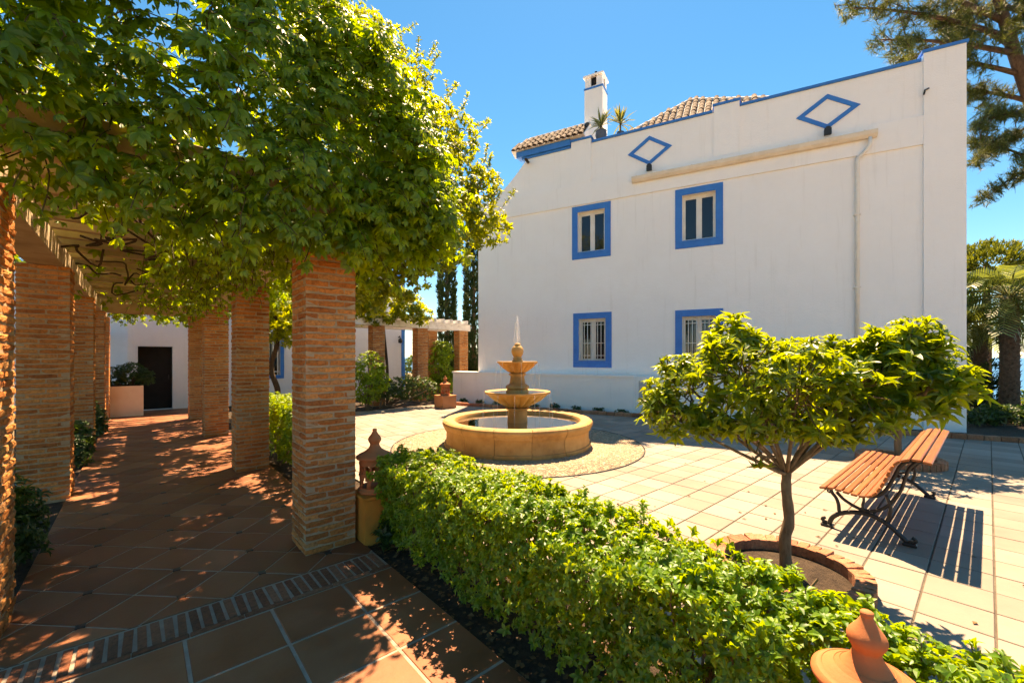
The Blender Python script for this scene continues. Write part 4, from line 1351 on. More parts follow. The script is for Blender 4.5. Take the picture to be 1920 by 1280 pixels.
def twig_mesh(parent, twigs, mat, name='twigs', r=0.004):
    """many thin stems (polyline, radius) in one part"""
    mb = MB()
    for pts, rr in twigs: mb.tube(pts, rr, 4, cap=False)
    return mb.build(name, mat, parent, 'stuff')

# ---- climbing vine over the pergola: leafy shoots hanging over its front and lying on its roof
vine_tpl = [palmate_tpl(s) for s in range(5)]
vine = empty('climbing_vine', (1.2, 4.4, 0), 'dense green climbing vine hanging over the front of the brick pergola', 'vine')
items, twigs = [], []
def shoot(p, d, L, n, size, droop, items, twigs, ntpl=5, hang=0.5):
    p = np.array(p, float); d = np.array(d, float); d /= np.linalg.norm(d)
    pts = [p.copy()]; st = L / n
    side = 1
    for i in range(n):
        d = d + np.array((RS.normal() * .12, RS.normal() * .12, -droop * .18 + RS.normal() * .08)); d /= np.linalg.norm(d)
        p = p + d * st; pts.append(p.copy())
        s_ = np.cross(d, UP); k = np.linalg.norm(s_); s_ = s_ / k if k > .1 else np.array((1., 0, 0))
        ld = d * .5 + s_ * side * .9 + np.array((0, 0, -hang * RS.uniform(.3, 1.2))) + RS.normal(size=3) * .25
        nz = UP * .9 + d * .35 + RS.normal(size=3) * .35 + np.array((-.15, -.45, 0))
        items.append((RS.randint(ntpl), p + ld / np.linalg.norm(ld) * .03, frame(ld, nz), size * (1.08 - .5 * (i / n) ** 2) * RS.uniform(.75, 1.15)))
        side = -side
    twigs.append(([Vector(q) for q in pts[::2]] if len(pts) > 4 else [Vector(q) for q in pts], .0035))
ZBX, ZB = [-2.6, -1.0, -.55, -.2, .15, .6, 1.0, 1.4, 1.8, 2.2, 2.6], [2.75, 2.72, 2.62, 2.55, 2.40, 2.30, 2.36, 2.40, 2.42, 2.60, 2.9]
ZTX, ZT = [-2.6, .4, .9, 1.3, 1.7, 2.1, 2.6], [4.9, 4.95, 4.85, 4.6, 4.3, 3.9, 3.35]
for k in range(2000):                      # the front
    x = RS.uniform(-2.5, 2.25)
    zb, zt = interp(x, ZBX, ZB), interp(x, ZTX, ZT)
    t = RS.rand(); z = zb + .28 + (zt - zb - .30) * t
    yf = 3.52 - .24 * math.sin(math.pi * min(1, t * 1.1)) + .25 * max(0, t - .75) * 2 + .13 * math.sin(x * 4.1 + z * 2.7) + .1 * math.sin(x * 9 - z * 5)
    if x > 1.5: yf += (x - 1.5) * .55
    y = yf + (abs(RS.normal()) * .16 if k % 3 else RS.uniform(.1, .7))
    d = (RS.normal() * .55 + (.5 if x > 1.6 else 0), -.9 + RS.normal() * .2, .35 * (t - .35) * 2 + RS.normal() * .3)
    shoot((x, y, z), d, RS.uniform(.22, .5), RS.randint(4, 8), RS.uniform(.06, .13), 1.0, items, twigs)
for k in range(620):                      # right flank over the garden
    y = RS.uniform(3.7, 7.5); z = RS.uniform(2.75, 4.2 - (y - 3.7) * .12)
    x = 1.75 + .55 * math.sin(math.pi * (z - 2.6) / 1.7) * RS.uniform(.7, 1.1) + .12 * math.sin(y * 5)
    shoot((x - .15, y, z), (.8 + RS.normal() * .3, RS.normal() * .4, RS.normal() * .3 + .1), RS.uniform(.25, .5), RS.randint(4, 8), RS.uniform(.07, .105), 1.0, items, twigs)
for k in range(1650):                      # the mat on the roof, with an added right overhang to shade the walkway
    x, y = RS.uniform(-1.4, 2.5), 3.6 + 11.4 * RS.rand()
    if x > 1.9 and y < 5.5: continue
    if math.sin(x * 2.7 + y * 1.3) + math.sin(x * 5.1 - y * 2.2) * .6 > 1.15 and y > 5: continue
    z = 3.22 + RS.rand() * (.9 if y < 6 else .35)
    shoot((x, y, z), (RS.normal(), RS.normal(), .25 + RS.normal() * .3), RS.uniform(.35, .7), RS.randint(4, 8), RS.uniform(.085, .125) if y < 6.5 else RS.uniform(.13, .19), .6 if x < 1.8 else 1.2, items, twigs)
for k in range(330):                      # strands hanging inside, along the right beam
    y = RS.uniform(3.9, 13.8)
    if k % 2: y = RS.uniform(3.9, 7.6)
    x = RS.normal(.95, .24) if k % 3 else RS.uniform(0, 1.2)
    shoot((x, y, 3.05 + RS.rand() * .1), (RS.normal() * .5, RS.normal() * .5, -1), RS.uniform(.3, .65), RS.randint(4, 7), RS.uniform(.065, .10), .8, items, twigs)
for k in range(26):                       # young shoots standing off the top
    x = RS.uniform(-1.6, 1.9); zt = interp(x, ZTX, ZT)
    shoot((x, RS.uniform(3.5, 4.6), zt - .15), (RS.normal() * .4, RS.normal() * .3 - .1, 1), RS.uniform(.35, .6), 8, .055, .12, items, twigs, hang=.1)
for k in range(46):                       # beyond the far lintel
    shoot((RS.uniform(-.6, 1.1), RS.uniform(14.6, 16.2), 3.15), (RS.normal() * .4, RS.normal() * .4, -1), RS.uniform(.3, .6), 6, .12, .8, items, twigs)
for k in range(14):
    x = -.62 + RS.normal() * .3
    shoot((x + .1, 3.5 + RS.rand() * .3, 2.85), (.25 + RS.normal() * .3, -.5, -.8), RS.uniform(.25, .42), 6, .085, .8, items, twigs)
foliage(vine, vine_tpl, items, M['leaf_vine'], 300, 'leaf')
twig_mesh(vine, twigs, M['twig'], 'shoots')
mb = MB()
mb.tube(curve([(1.62, 4.45, -.02), (1.56, 4.40, .8), (1.60, 4.42, 1.7), (1.5, 4.45, 2.5), (1.3, 4.3, 3.1), (.6, 4.6, 3.25), (-.3, 4.9, 3.3)]), .035, 7); mb.build('stem', M['bark_vine'], vine)
for k in range(22):                       # bare runners under the joists
    y = RS.uniform(4.2, 12); x = RS.uniform(-.6, 1.0)
    q = [(x, y, 2.98)]
    for i in range(6):
        q.append((q[-1][0] + RS.normal() * .14 - .02, q[-1][1] + RS.normal() * .22, 2.96 + RS.normal() * .05 - (.12 if RS.rand() < .25 else 0)))
    mb = MB(); mb.tube(curve(q, 3), .008 + .006 * RS.rand(), 5); mb.build('runner', M['bark_vine'], vine)

# ---- the tree behind the nearest pillar
gt_tpl = [whorl_tpl(7, 1.1, -.15, .42, s, small=False, stem=.9) for s in range(4)]
gt = empty('garden_tree', (2.35, 6.6, 0), 'leafy yellow-green tree rising behind the vine and the nearest pillar', 'tree')
L_ = [(700, 210, 6.4, .85), (770, 260, 6.0, .72), (835, 340, 6.0, .62), (885, 405, 6.0, .46), (800, 400, 6.2, .62), (740, 420, 5.6, .55), (650, 130, 6.8, .85), (700, 490, 5.6, .36), (915, 425, 5.9, .32), (630, 60, 7.2, .8), (600, 250, 7.4, .9), (850, 255, 6.2, .42), (775, 170, 6.4, .5), (700, 90, 6.8, .5), (560, 100, 7.8, 1.0), (905, 345, 5.9, .3), (860, 470, 5.6, .3), (780, 490, 5.4, .32), (705, 525, 5.2, .32), (755, 520, 5.3, .3), (690, 555, 5.4, .26), (820, 450, 5.2, .4), (735, 330, 5.0, .55), (800, 250, 5.2, .4)]
lobes = [(tuple(at(*l[:3])), l[3]) for l in L_]
items, twigs = [], []
for p, n in shell_points(lobes, 4200, .5):
    ax = n * .7 + UP * .55 + RS.normal(size=3) * .35
    items.append((RS.randint(4), p, frame_z(ax), RS.uniform(.07, .115)))
for (c, r) in lobes:                      # long shoots standing out of the crown
    for k in range(5):
        d = RS.normal(size=3); d[2] = abs(d[2]) + .6; d /= np.linalg.norm(d)
        a = np.array(c) + d * r * .9; L = RS.uniform(.2, .45); q = [Vector(a)]
        for i in range(6):
            a = a + (d + RS.normal(size=3) * .1) * L / 6; q.append(Vector(a))
            items.append((RS.randint(4), a, frame_z(d + RS.normal(size=3) * .3), RS.uniform(.045, .075)))
        twigs.append((q, .004))
foliage(gt, gt_tpl, items, M['leaf_tree'], 300, 'leaf_cluster')
twig_mesh(gt, twigs, M['twig'], 'shoots')
mb = MB(); tb = Vector((2.35, 6.6, -.03)); fk = Vector((2.30, 6.55, 2.6))
mb.tube(curve([tb, (2.38, 6.58, .7), (2.4, 6.54, 1.4), fk]), [.11 - .004 * i for i in range(16)], 9); mb.build('trunk', M['bark'], gt)
for c, r in lobes:
    if c[2] < 3.9: continue
    mb = MB(); c = Vector(c); mid = fk.lerp(c, .5) + Vector((0, 0, .25))
    mb.tube(bez(fk, mid, c, 6), [.042, .036, .03, .025, .02, .015, .008], 6)
    for k in range(4):
        d = Vector(RS.normal(size=3)).normalized(); mb.tube([c.lerp(fk, .1), c + d * r * .8], [.012, .004], 4)
    mb.build('limb', M['bark'], gt)

# ---- small spreading trees on the square
pit_tpl = [whorl_tpl(10, 1.15, -.35, .31, 20 + s, curl=-.22, fold=.09, stem=.7) for s in range(5)]
def square_tree(base, fork, L_, n, size, label, single, seedshoots):
    t = empty('ornamental_tree', base, label, 'tree', 'small trees set in the square')
    lobes = [(tuple(at(*l[:3])), l[3]) for l in L_]
    items, twigs = [], []
    centers = [Vector(l[0]) for l in lobes]
    for p, nn in shell_points(lobes, n, .45):
        ax = nn * .6 + UP * .75 + RS.normal(size=3) * .25
        if p[2] < base[2] + fork[2] + .35: ax = nn * .8 - UP * .25 + RS.normal(size=3) * .3
        items.append((RS.randint(5), p, frame_z(ax), size * RS.uniform(.75, 1.2)))
        if RS.rand() < .6:
            c = min(centers, key=lambda q: (q - Vector(p)).length); twigs.append(([c.lerp(Vector(p), .25), c.lerp(Vector(p), .6) - Vector((0, 0, .03)), Vector(p)], .005))
    for (px, py, dp, L, lean) in seedshoots:      # tall leading shoots
        a = np.array(at(px, py, dp)); d = np.array((lean * RT[0], lean * RT[1], 1.0)); d /= np.linalg.norm(d)
        q = [Vector(a - d * L * 1.2)]
        a = a - d * L
        for i in range(7):
            a = a + (d + RS.normal(size=3) * .07) * L / 7; q.append(Vector(a))
            items.append((RS.randint(5), a, frame_z(d + RS.normal(size=3) * .2), size * RS.uniform(.8, 1.05) * (1.1 - .05 * i)))
        twigs.append((q, .006))
    foliage(t, pit_tpl, items, M['leaf_pitto'], single, 'leaf_cluster')
    twig_mesh(t, twigs, M['twig'])
    fk = Vector(fork); b0 = Vector(base)
    mb = MB(); mid = b0.lerp(fk, .5) + Vector((.018, -.012, 0))
    tr_ = .040 * (fork[2] / .75) ** .3
    q = curve([b0 - Vector((0, 0, .03)), b0.lerp(fk, .3) + Vector((-.006, .01, 0)), mid, b0.lerp(fk, .8) + Vector((-.01, .0, 0)), fk], 4)
    mb.tube(q, [tr_ * (1.12 - .3 * i / len(q)) * (1 + .06 * math.sin(i * 2.1)) for i in range(len(q))], 10)
    mb.build('trunk', M['bark'], t)
    for i, c in enumerate(centers):
        mb = MB(); m2 = fk.lerp(c, .45) + Vector((0, 0, -.06 if i % 2 else .1))
        r0 = tr_ * .42
        mb.tube(bez(fk - Vector((0, 0, .03)), m2, c, 7), [r0 * (1 - .11 * k) for k in range(8)], 7)
        for k in range(5):
            d = Vector(RS.normal(size=3)); d.z = abs(d.z) * .8; d.normalize()
            s_ = fk.lerp(c, RS.uniform(.55, .95)); mb.tube(bez(s_, s_ + d * lobes[i][1] * .4 + Vector((0, 0, .05)), s_ + d * lobes[i][1] * .9, 3), [.010, .008, .006, .004], 5)
        mb.build('branch', M['bark'], t)
square_tree((3.80, 1.05, 0.03), (3.84, 1.06, .80),
    [(1300, 735, 3.3, .34), (1385, 705, 3.0, .36), (1385, 680, 3.5, .30), (1495, 730, 2.85, .32), (1505, 705, 3.4, .34), (1560, 705, 3.4, .30), (1610, 730, 2.8, .30), (1660, 700, 2.9, .29), (1725, 705, 2.75, .25), (1255, 720, 3.4, .20), (1690, 660, 2.85, .22), (1440, 780, 3.1, .26), (1340, 790, 3.2, .22), (1250, 775, 3.2, .2), (1780, 715, 2.65, .16), (1580, 785, 3.0, .20), (1660, 760, 2.8, .18), (1720, 650, 2.75, .17), (1370, 630, 3.3, .2), (1410, 855, 3.1, .10)],
    480, .118, 'small spreading tree with glossy yellow-green leaves, nearest in front of the bench', 300,
    [(1385, 586, 3.3, .35, .05), (1330, 622, 3.2, .25, -.1), (1735, 596, 2.75, .32, .1), (1825, 688, 2.62, .22, .9), (1470, 636, 3.1, .22, 0), (1560, 626, 3.2, .22, .05), (1660, 626, 2.8, .22, 0), (1205, 750, 3.3, .2, -1.2), (1240, 676, 3.3, .2, -.6), (1620, 632, 2.9, .2, .1), (1520, 632, 3.3, .2, -.1), (1640, 612, 2.9, .2, .1), (1765, 636, 2.7, .25, .3), (1700, 612, 2.75, .24, 0), (1350, 598, 3.4, .3, -.1), (1420, 622, 3.2, .25, .1), (1280, 662, 3.3, .25, -.3), (1590, 636, 3.0, .2, 0), (1445, 640, 3.4, .2, 0), (1225, 726, 3.2, .22, -1), (1800, 740, 2.6, .18, 1.2)])
square_tree((9.1, .95, .03), (9.12, .97, 1.0),
    [(1690, 690, 6.8, .62), (1640, 680, 6.5, .5), (1735, 680, 7.0, .5), (1700, 645, 6.8, .45), (1670, 720, 6.3, .4), (1750, 715, 6.5, .4)],
    330, .115, 'small tree behind the bench, its crown hidden behind the nearer one', 0, [(1725, 610, 6.8, .4, 0)])

# ---- clipped hedges
hedge_tpl = [whorl_tpl(8, 1.2, -.3, .46, 40 + s, curl=-.18, fold=.08, stem=.9) for s in range(5)]
hedge_small = [whorl_tpl(7, 1.2, -.3, .44, 60 + s, small=True, stem=.9) for s in range(4)]
def hedge(name, x0, x1, y0, y1, zt, label, cat, dens, size, single, tpl, mat, group=None, zb=.06, taper=False):
    t = empty(name, ((x0 + x1) / 2, (y0 + y1) / 2, 0), label, cat, group)
    items, twigs = [], []
    W, Ly = x1 - x0, y1 - y0
    cx = (x0 + x1) / 2
    def top(x, y): return zt + .035 * math.sin(y * 3.1 + x) + .03 * math.sin(y * 7.3 + x * 5) - .05 * abs((x - cx) / W * 2) ** 3
    for k in range(int(dens * W * Ly * 1.25)):
        x, y = RS.uniform(x0, x1), RS.uniform(y0, y1)
        ex = (x - cx) / W * 2
        items.append((RS.randint(len(tpl)), (x, y, top(x, y) + RS.normal() * .022), frame_z(UP + np.array((ex * .5, 0, 0)) + RS.normal(size=3) * .28), size * RS.uniform(.75, 1.15)))
    for k in range(int(dens * W * Ly * .10)):        # stray shoots above the clip line
        x, y = RS.uniform(x0, x1), RS.uniform(y0, y1); z = top(x, y); d = UP + RS.normal(size=3) * .22
        n_ = RS.randint(2, 5); a = np.array((x, y, z))
        for i in range(n_):
            a = a + d * size * .45; items.append((RS.randint(len(tpl)), a, frame_z(d + RS.normal(size=3) * .2), size * RS.uniform(.75, 1.0)))
        twigs.append(([Vector((x, y, z - .05)), Vector(a)], .0022))
    for sgn, nrm in ((-1, (-1, 0, 0)), (1, (1, 0, 0))):
        for k in range(int(dens * Ly * (zt - zb) * 1.15)):
            u = RS.rand() ** .9; z = zb + (zt - zb) * u; y = RS.uniform(y0, y1)
            inset = (.10 * (1 - u) ** 1.3) * W / .55
            x = cx + sgn * (W / 2 - inset + RS.normal() * .03 + .03 * math.sin(y * 6 + z * 9))
            items.append((RS.randint(len(tpl)), (x, y, z), frame_z(np.array(nrm) * .9 + UP * .55 + RS.normal(size=3) * .4), size * RS.uniform(.65, 1.05)))
    for yy, s_ in ((y0, -1), (y1, 1)):
        for k in range(int(dens * W * (zt - zb) * .9)):
            items.append((RS.randint(len(tpl)), (RS.uniform(x0 + .05, x1 - .05), yy + RS.normal() * .03, RS.uniform(zb, zt)), frame_z(np.array((0, s_ * .9, .5)) + RS.normal(size=3) * .4), size * RS.uniform(.65, 1.05)))
    for k in range(int(dens * W * Ly * 1.7)):           # leaves inside
        items.append((RS.randint(len(tpl)), (RS.uniform(x0 + .08, x1 - .08), RS.uniform(y0, y1), RS.uniform(zb + .12, zt - .03)), frame_z(UP + RS.normal(size=3) * .7), size * RS.uniform(.6, 1.0)))
    if taper:                                          # lower and narrower towards the near end
        def tp_(p):
            k_ = max(0.0, min(1.0, (.85 - p[1]) / .9))
            return (x0 + (p[0] - x0) * (1 - .16 * k_), p[1], p[2] * (1 - .11 * k_))
        items = [(i_[0], tp_(i_[1]), i_[2], i_[3]) for i_ in items]
        twigs = [([Vector(tp_(q_)) for q_ in pts], rr) for pts, rr in twigs]
    items = [it for it in items if math.hypot(it[1][0] - 1.55, it[1][1] - .22) > .25]      # kept clear of the lantern
    foliage(t, tpl, items, mat, single, 'leaf_cluster')
    for k in range(int(Ly * 13)):                      # stems and side twigs
        y = RS.uniform(y0 + .05, y1 - .05); x = cx + RS.normal() * W * .12
        for i in range(4):
            twigs.append(([Vector((x, y, -.02)), Vector((x + RS.normal() * .06, y + RS.normal() * .06, zt * .4)), Vector((cx + RS.uniform(-.5, .5) * W, y + RS.normal() * .12, zt - .03))], .005))
    twigs = [w_ for w_ in twigs if all(math.hypot(q_.x - 1.55, q_.y - .22) > .3 and q_.y > y0 for q_ in w_[0])]
    twig_mesh(t, twigs, M['bark'], 'stems')
    return t
hedge('hedge', 1.565, 2.15, -.08, 3.62, .80, 'bright green clipped hedge running through the foreground to the lantern', 'hedge', 620, .048, 300, hedge_tpl, M['leaf_hedge'], 'hedges along the pergola', taper=True)
hedge('hedge', 1.62, 2.12, 5.75, 9.9, .93, 'sunlit hedge seen between the two nearest right-hand pillars', 'hedge', 260, .062, 0, hedge_small, M['leaf_hedge'], 'hedges along the pergola')

# ---- loose bushes
def bush(name, lobes, n, size, tpl, mat, label, cat='shrub', group=None, stems=True, inner=.55, single=0):
    c = lobes[0][0]
    t = empty(name, (c[0], c[1], 0), label, cat, group)
    items = []
    for p, nn in shell_points(lobes, n, inner):
        if p[2] < .03: continue
        items.append((RS.randint(len(tpl)), p, frame_z(nn * .8 + UP * .6 + RS.normal(size=3) * .35), size * RS.uniform(.7, 1.2)))
    foliage(t, tpl, items, mat, single, 'leaf_cluster')
    if stems:
        tw = []
        for l in lobes:
            for k in range(5):
                e = np.array(l[0]) + RS.normal(size=3) * .4 * np.mean(l[1]); b0 = np.array((c[0] + RS.normal() * .05, c[1] + RS.normal() * .05, -.03))
                tw.append(([Vector(b0), Vector((b0 + e) / 2 + RS.normal(size=3) * .05), Vector(e)], .012))
        twig_mesh(t, tw, M['bark'], 'stems')
    return t
g0 = lambda px, py, t_: at(px, py, t_)
def lb(px, py, d, r): return (tuple(at(px, py, d)), r)
bush('round_bush', [lb(692, 690, 13.2, (.5, .5, .55)), lb(688, 725, 13.1, (.5, .5, .5)), lb(705, 715, 13.3, .42)], 520, .10, hedge_small, M['leaf_hedge'], 'rounded bright green bush beside the far brick pillar')
hg = [lb(715 + i * 17, 727 + 2 * (i % 2), 14.0 + .05 * i, (.36, .36, .40)) for i in range(6)]
bush('low_hedge', hg, 700, .085, hedge_small, M['leaf_dark'], 'low dark hedge left of the distant lantern', 'hedge', inner=.6)
bush('sunlit_bush', [lb(830, 660, 17.5, (.5, .5, .55)), lb(826, 690, 17.3, (.55, .55, .6)), lb(835, 715, 17.2, (.5, .5, .5))], 450, .13, hedge_small, M['leaf_hedge'], 'yellow-green bush between the far pillars left of the house')
pl_l = [((-.55, 16.5, 1.15), (.34, .36, .30)), ((-.2, 16.5, 1.2), (.36, .38, .32)), ((.1, 16.5, 1.1), (.26, .36, .26))]
bush('planter_shrub', pl_l, 520, .075, hedge_small, M['leaf_dark'], 'dense dark shrub growing in the cream planter', stems=True)
# shrubs between the left pillars
for i, (x, y, r, lab) in enumerate(((-.86, 5.35, .34, 'dark leafy shrub between the two nearest left pillars'), (-.78, 9.6, .30, 'dark shrub beyond the second pillar on the left'), (-.76, 12.9, .28, 'dark shrub farthest along the left side of the walkway'))):
    bush('walkway_shrub', [((x, y, .32), (r * .8, r * 1.2, .36)), ((x + .05, y - .25, .22), (r * .7, r * .7, .26)), ((x - .05, y + .3, .42), (r * .7, r, .30))], 210, .10, pit_tpl, M['leaf_dark'], lab, group='shrubs along the left of the walkway', inner=.4)
bush('pillar_shrub', [((1.78, 3.62, .16), (.17, .16, .16)), ((1.66, 3.56, .12), (.13, .12, .12))], 70, .08, hedge_small, M['leaf_dark'], 'small dark plant at the foot of the ochre pedestal', inner=.3)
# weeds at the foot of the terrace wall
wl = [(tuple(TW(.3 + k * .74, .12 + RS.rand() * .1, .06)), (.13, .22, .09 + .05 * RS.rand())) for k in range(9)]
bush('wall_weeds', wl, 320, .07, hedge_small, M['leaf_dark'], 'row of low dark weeds along the foot of the terrace wall', 'plant', stems=False, inner=.2)

# vine on the far pergola
fv = empty('far_pergola_vine', (7, 14.6, 0), 'mass of foliage on the far pergola right of the nearest pillar', 'vine')
lobes = [lb(690, 555, 14.6, (.8, .7, .55)), lb(730, 560, 14.8, (.8, .7, .6)), lb(765, 575, 15.0, (.65, .6, .5)), lb(790, 590, 15.0, (.4, .4, .32)), lb(660, 580, 14.4, (.8, .7, .5)), lb(705, 590, 14.5, (.7, .6, .35)), lb(620, 560, 14.4, (.9, .7, .6))]
items = [(RS.randint(4), p, frame_z(n * .7 + UP * .5 + RS.normal(size=3) * .4), RS.uniform(.13, .2)) for p, n in shell_points(lobes, 900, .5)]
foliage(fv, hedge_small, items, M['leaf_tree'])
mb = MB(); mb.tube(curve([(6.5, 13.95, -.02), (6.52, 14.0, 1.2), (6.5, 14.2, 2.4), (6.6, 14.6, 3.2)]), .05, 6); mb.build('stem', M['bark_vine'], fv)

# dark tree in the gap between the second and nearest pillar
gapt = bush('courtyard_tree', [lb(520, 600, 12.0, (.9, .9, .7)), lb(540, 570, 11.5, (.8, .8, .8)), lb(500, 560, 12.5, (1.0, 1.0, .9)), lb(560, 620, 12, (.7, .7, .5))], 800, .15, hedge_small, M['leaf_tree'], 'shaded tree in front of the barred window between the pillars', 'tree', stems=False, inner=.4)
tb_ = at(517, 740, 12.2)
mb = MB(); mb.tube(curve([(tb_.x, tb_.y, -.03), tuple(tb_ + Vector((.05, .0, .1))), tuple(at(508, 690, 12.2)), tuple(at(520, 640, 12.1)), tuple(at(515, 590, 12.1))]), [.09 - .002 * i for i in range(21)], 7); mb.build('trunk', M['bark_vine'], gapt)

# ---- cypresses
cy_tpl = []
for s_ in range(3):
    rs = np.random.RandomState(90 + s_); parts = []
    for k in range(7):
        parts.append(xf(leaf_small(.26, .05, .04), Rz(rs.uniform(0, 6.28)) @ Rx(rs.uniform(.7, 1.5)), rs.uniform(.6, 1.1), (rs.normal() * .12, rs.normal() * .12, rs.uniform(-.3, .3))))
    cy_tpl.append(combine(parts))
def cypress(px, d, h, r, n, label):
    b0 = at(px, HOR, d); x, y = b0.x, b0.y
    t = empty('cypress_tree', (x, y, -.03), label, 'tree', 'cypresses behind the white house')
    items = []
    for k in range(n):
        u = RS.rand(); z = .5 + (h - .5) * u
        rr = r * (min(1, u * 6) ** .5) * (1 - max(0, u - .55) ** 1.6 * 2.6) * RS.uniform(.75, 1.06) * (1 + .08 * math.sin(z * 4 + k % 3))
        a = RS.uniform(0, 6.283)
        items.append((RS.randint(3), (x + rr * math.cos(a), y + rr * math.sin(a), z), frame_z((math.cos(a) * .35, math.sin(a) * .35, 1)), RS.uniform(.17, .28)))
    foliage(t, cy_tpl, items, M['leaf_cypress'], part_name='crown')
    mb = MB(); mb.tube([(x, y, -.05), (x, y, h * .5), (x, y, h * .92)], [.14, .1, .02], 7); mb.build('trunk', M['bark'], t)
cypress(838, 21, 9.2, .40, 2000, 'tall dark cypress standing clear left of the white house')
cypress(888, 22, 10.5, .46, 2000, 'tall cypress partly hidden by the left corner of the white house')
cypress(875, 27, 6.2, .18, 500, 'thin cypress tip between the two tall cypresses')

# ---- pine over the right end of the house
pn_tpl = []
for s_ in range(4):
    rs = np.random.RandomState(120 + s_); parts = []
    for k in range(26):
        v = np.array([(-.035, 0, 0), (.035, 0, 0), (0, 1, 0)]); parts.append(xf((v, [(0, 1, 2)]), Rz(rs.uniform(0, 6.28)) @ Rx(rs.uniform(-.1, 1.45)), rs.uniform(.6, 1.05), (0, 0, rs.uniform(-.7, .25))))
    pn_tpl.append(combine(parts))
pine = empty('pine_tree', tuple(at(2050, HOR, 16.0).xy) + (-.03,), 'large pine with drooping branches over the right corner of the house', 'tree')
items, tw = [], []
PT = Vector((pine.location.x, pine.location.y, 0))
mb = MB(); tpts = curve([PT - Vector((0, 0, .05)), PT + Vector((.1, .1, 4)), at(1985, 330, 15.8), at(1935, 190, 15.6), at(1890, 60, 15.4), at(1850, -90, 15.2)], 4)
mb.tube(tpts, [.36 - .012 * i for i in range(len(tpts))], 9); mb.build('trunk', M['bark_pine'], pine)
def pine_limb(a, b_, sag, r, nsub, spread, L):
    a, b_ = Vector(a), Vector(b_); mid = a.lerp(b_, .55) + Vector((0, 0, sag)); q = bez(a, mid, b_, 8)
    mb = MB(); mb.tube(q, [r * (1 - .1 * i) for i in range(9)], 6); mb.build('limb', M['bark_pine'], pine)
    for k in range(nsub):
        t = .22 + .78 * (k + RS.rand()) / nsub; i = min(7, int(t * 8)); p = q[i].lerp(q[i + 1], t * 8 - i)
        d = Vector(((b_ - a).normalized() * .6 + Vector(RS.normal(size=3)) * spread)); d.z = d.z * .6 - .10; d.normalize()
        l = L * RS.uniform(.5, 1.1) * (1.15 - .5 * t); e = p + d * l + Vector((0, 0, -.08 * l)); m2 = p.lerp(e, .5) + Vector((0, 0, .06))
        tw.append(([p, m2, e], .014))
        for j in range(RS.randint(8, 13)):
            s_ = .35 + .65 * (j + RS.rand()) / 12; c = (p * (1 - s_) + e * s_) + Vector(RS.normal(size=3)) * .12
            dd = np.array(d) * .6 + UP * .55 + RS.normal(size=3) * .45
            items.append((RS.randint(4), tuple(c), frame_z(dd), RS.uniform(.20, .34)))
            if j % 2: tw.append(([p.lerp(e, s_ * .85), c], .007))
S = lambda *a: at(*a)
pine_limb(S(1890, 70, 15.4), S(1590, 15, 14.6), .5, .10, 26, .5, 1.0)
pine_limb(S(1900, 100, 15.5), S(1650, 75, 14.0), .3, .10, 24, .5, .9)
pine_limb(S(1880, 40, 15.4), S(1640, -40, 15.8), .5, .10, 22, .5, 1.1)
pine_limb(S(1915, 140, 15.5), S(1690, 110, 16.5), .4, .09, 24, .5, .8)
pine_limb(S(1860, -60, 15.2), S(1700, -60, 13.5), .6, .10, 24, .6, 1.2)
pine_limb(S(1930, 190, 15.6), S(1800, 170, 16.6), .2, .09, 22, .55, .9)
pine_limb(S(1940, 210, 15.6), S(1830, 235, 14.6), .3, .08, 20, .5, .8)
pine_limb(S(1870, 10, 15.3), S(1960, 60, 13.6), .4, .1, 24, .6, 1.2)
pine_limb(S(1950, 230, 15.6), S(1838, 300, 16.2), .35, .07, 18, .45, .6)
pine_limb(S(1985, 330, 15.8), S(1815, 268, 15.0), .6, .06, 14, .4, .6)
pine_limb(S(1980, 300, 15.8), S(1850, 372, 15.4), .5, .06, 12, .4, .5)
pine_limb(S(1900, 90, 15.5), S(1770, 30, 16.4), .3, .08, 22, .6, 1.0)
pine_limb(S(1860, -60, 15.2), S(1800, 60, 17.0), .3, .08, 20, .6, 1.0)
pine_limb(S(1930, 180, 15.6), S(1960, 330, 14.2), .3, .08, 22, .6, 1.0)
pine_limb(S(1850, -90, 15.2), S(1930, -20, 17.2), .3, .08, 22, .6, 1.2)
foliage(pine, pn_tpl, items, M['leaf_pine'], part_name='needles')
twig_mesh(pine, tw, M['bark_pine'])

# ---- umbrella pine, palms and shrubs beyond the right corner
up_c = at(1850, 495, 26)
bush('umbrella_pine', [(tuple(up_c + Vector((RS.normal() * .8, RS.normal() * .9, RS.normal() * .35))), (1.15, 1.15, .8)) for k in range(7)] + [(tuple(up_c), (2.0, 2.0, 1.2))], 2200, .30, cy_tpl, M['leaf_upine'], 'rounded dense pine crown above the palms on the right', 'tree', stems=False, inner=.75)
um = bpy.data.objects['umbrella_pine']
mb = MB(); mb.tube([(up_c.x, up_c.y, -3), (up_c.x + .1, up_c.y, 3), (up_c.x, up_c.y, up_c.z)], [.25, .22, .12], 8); mb.build('trunk', M['bark_pine'], um)

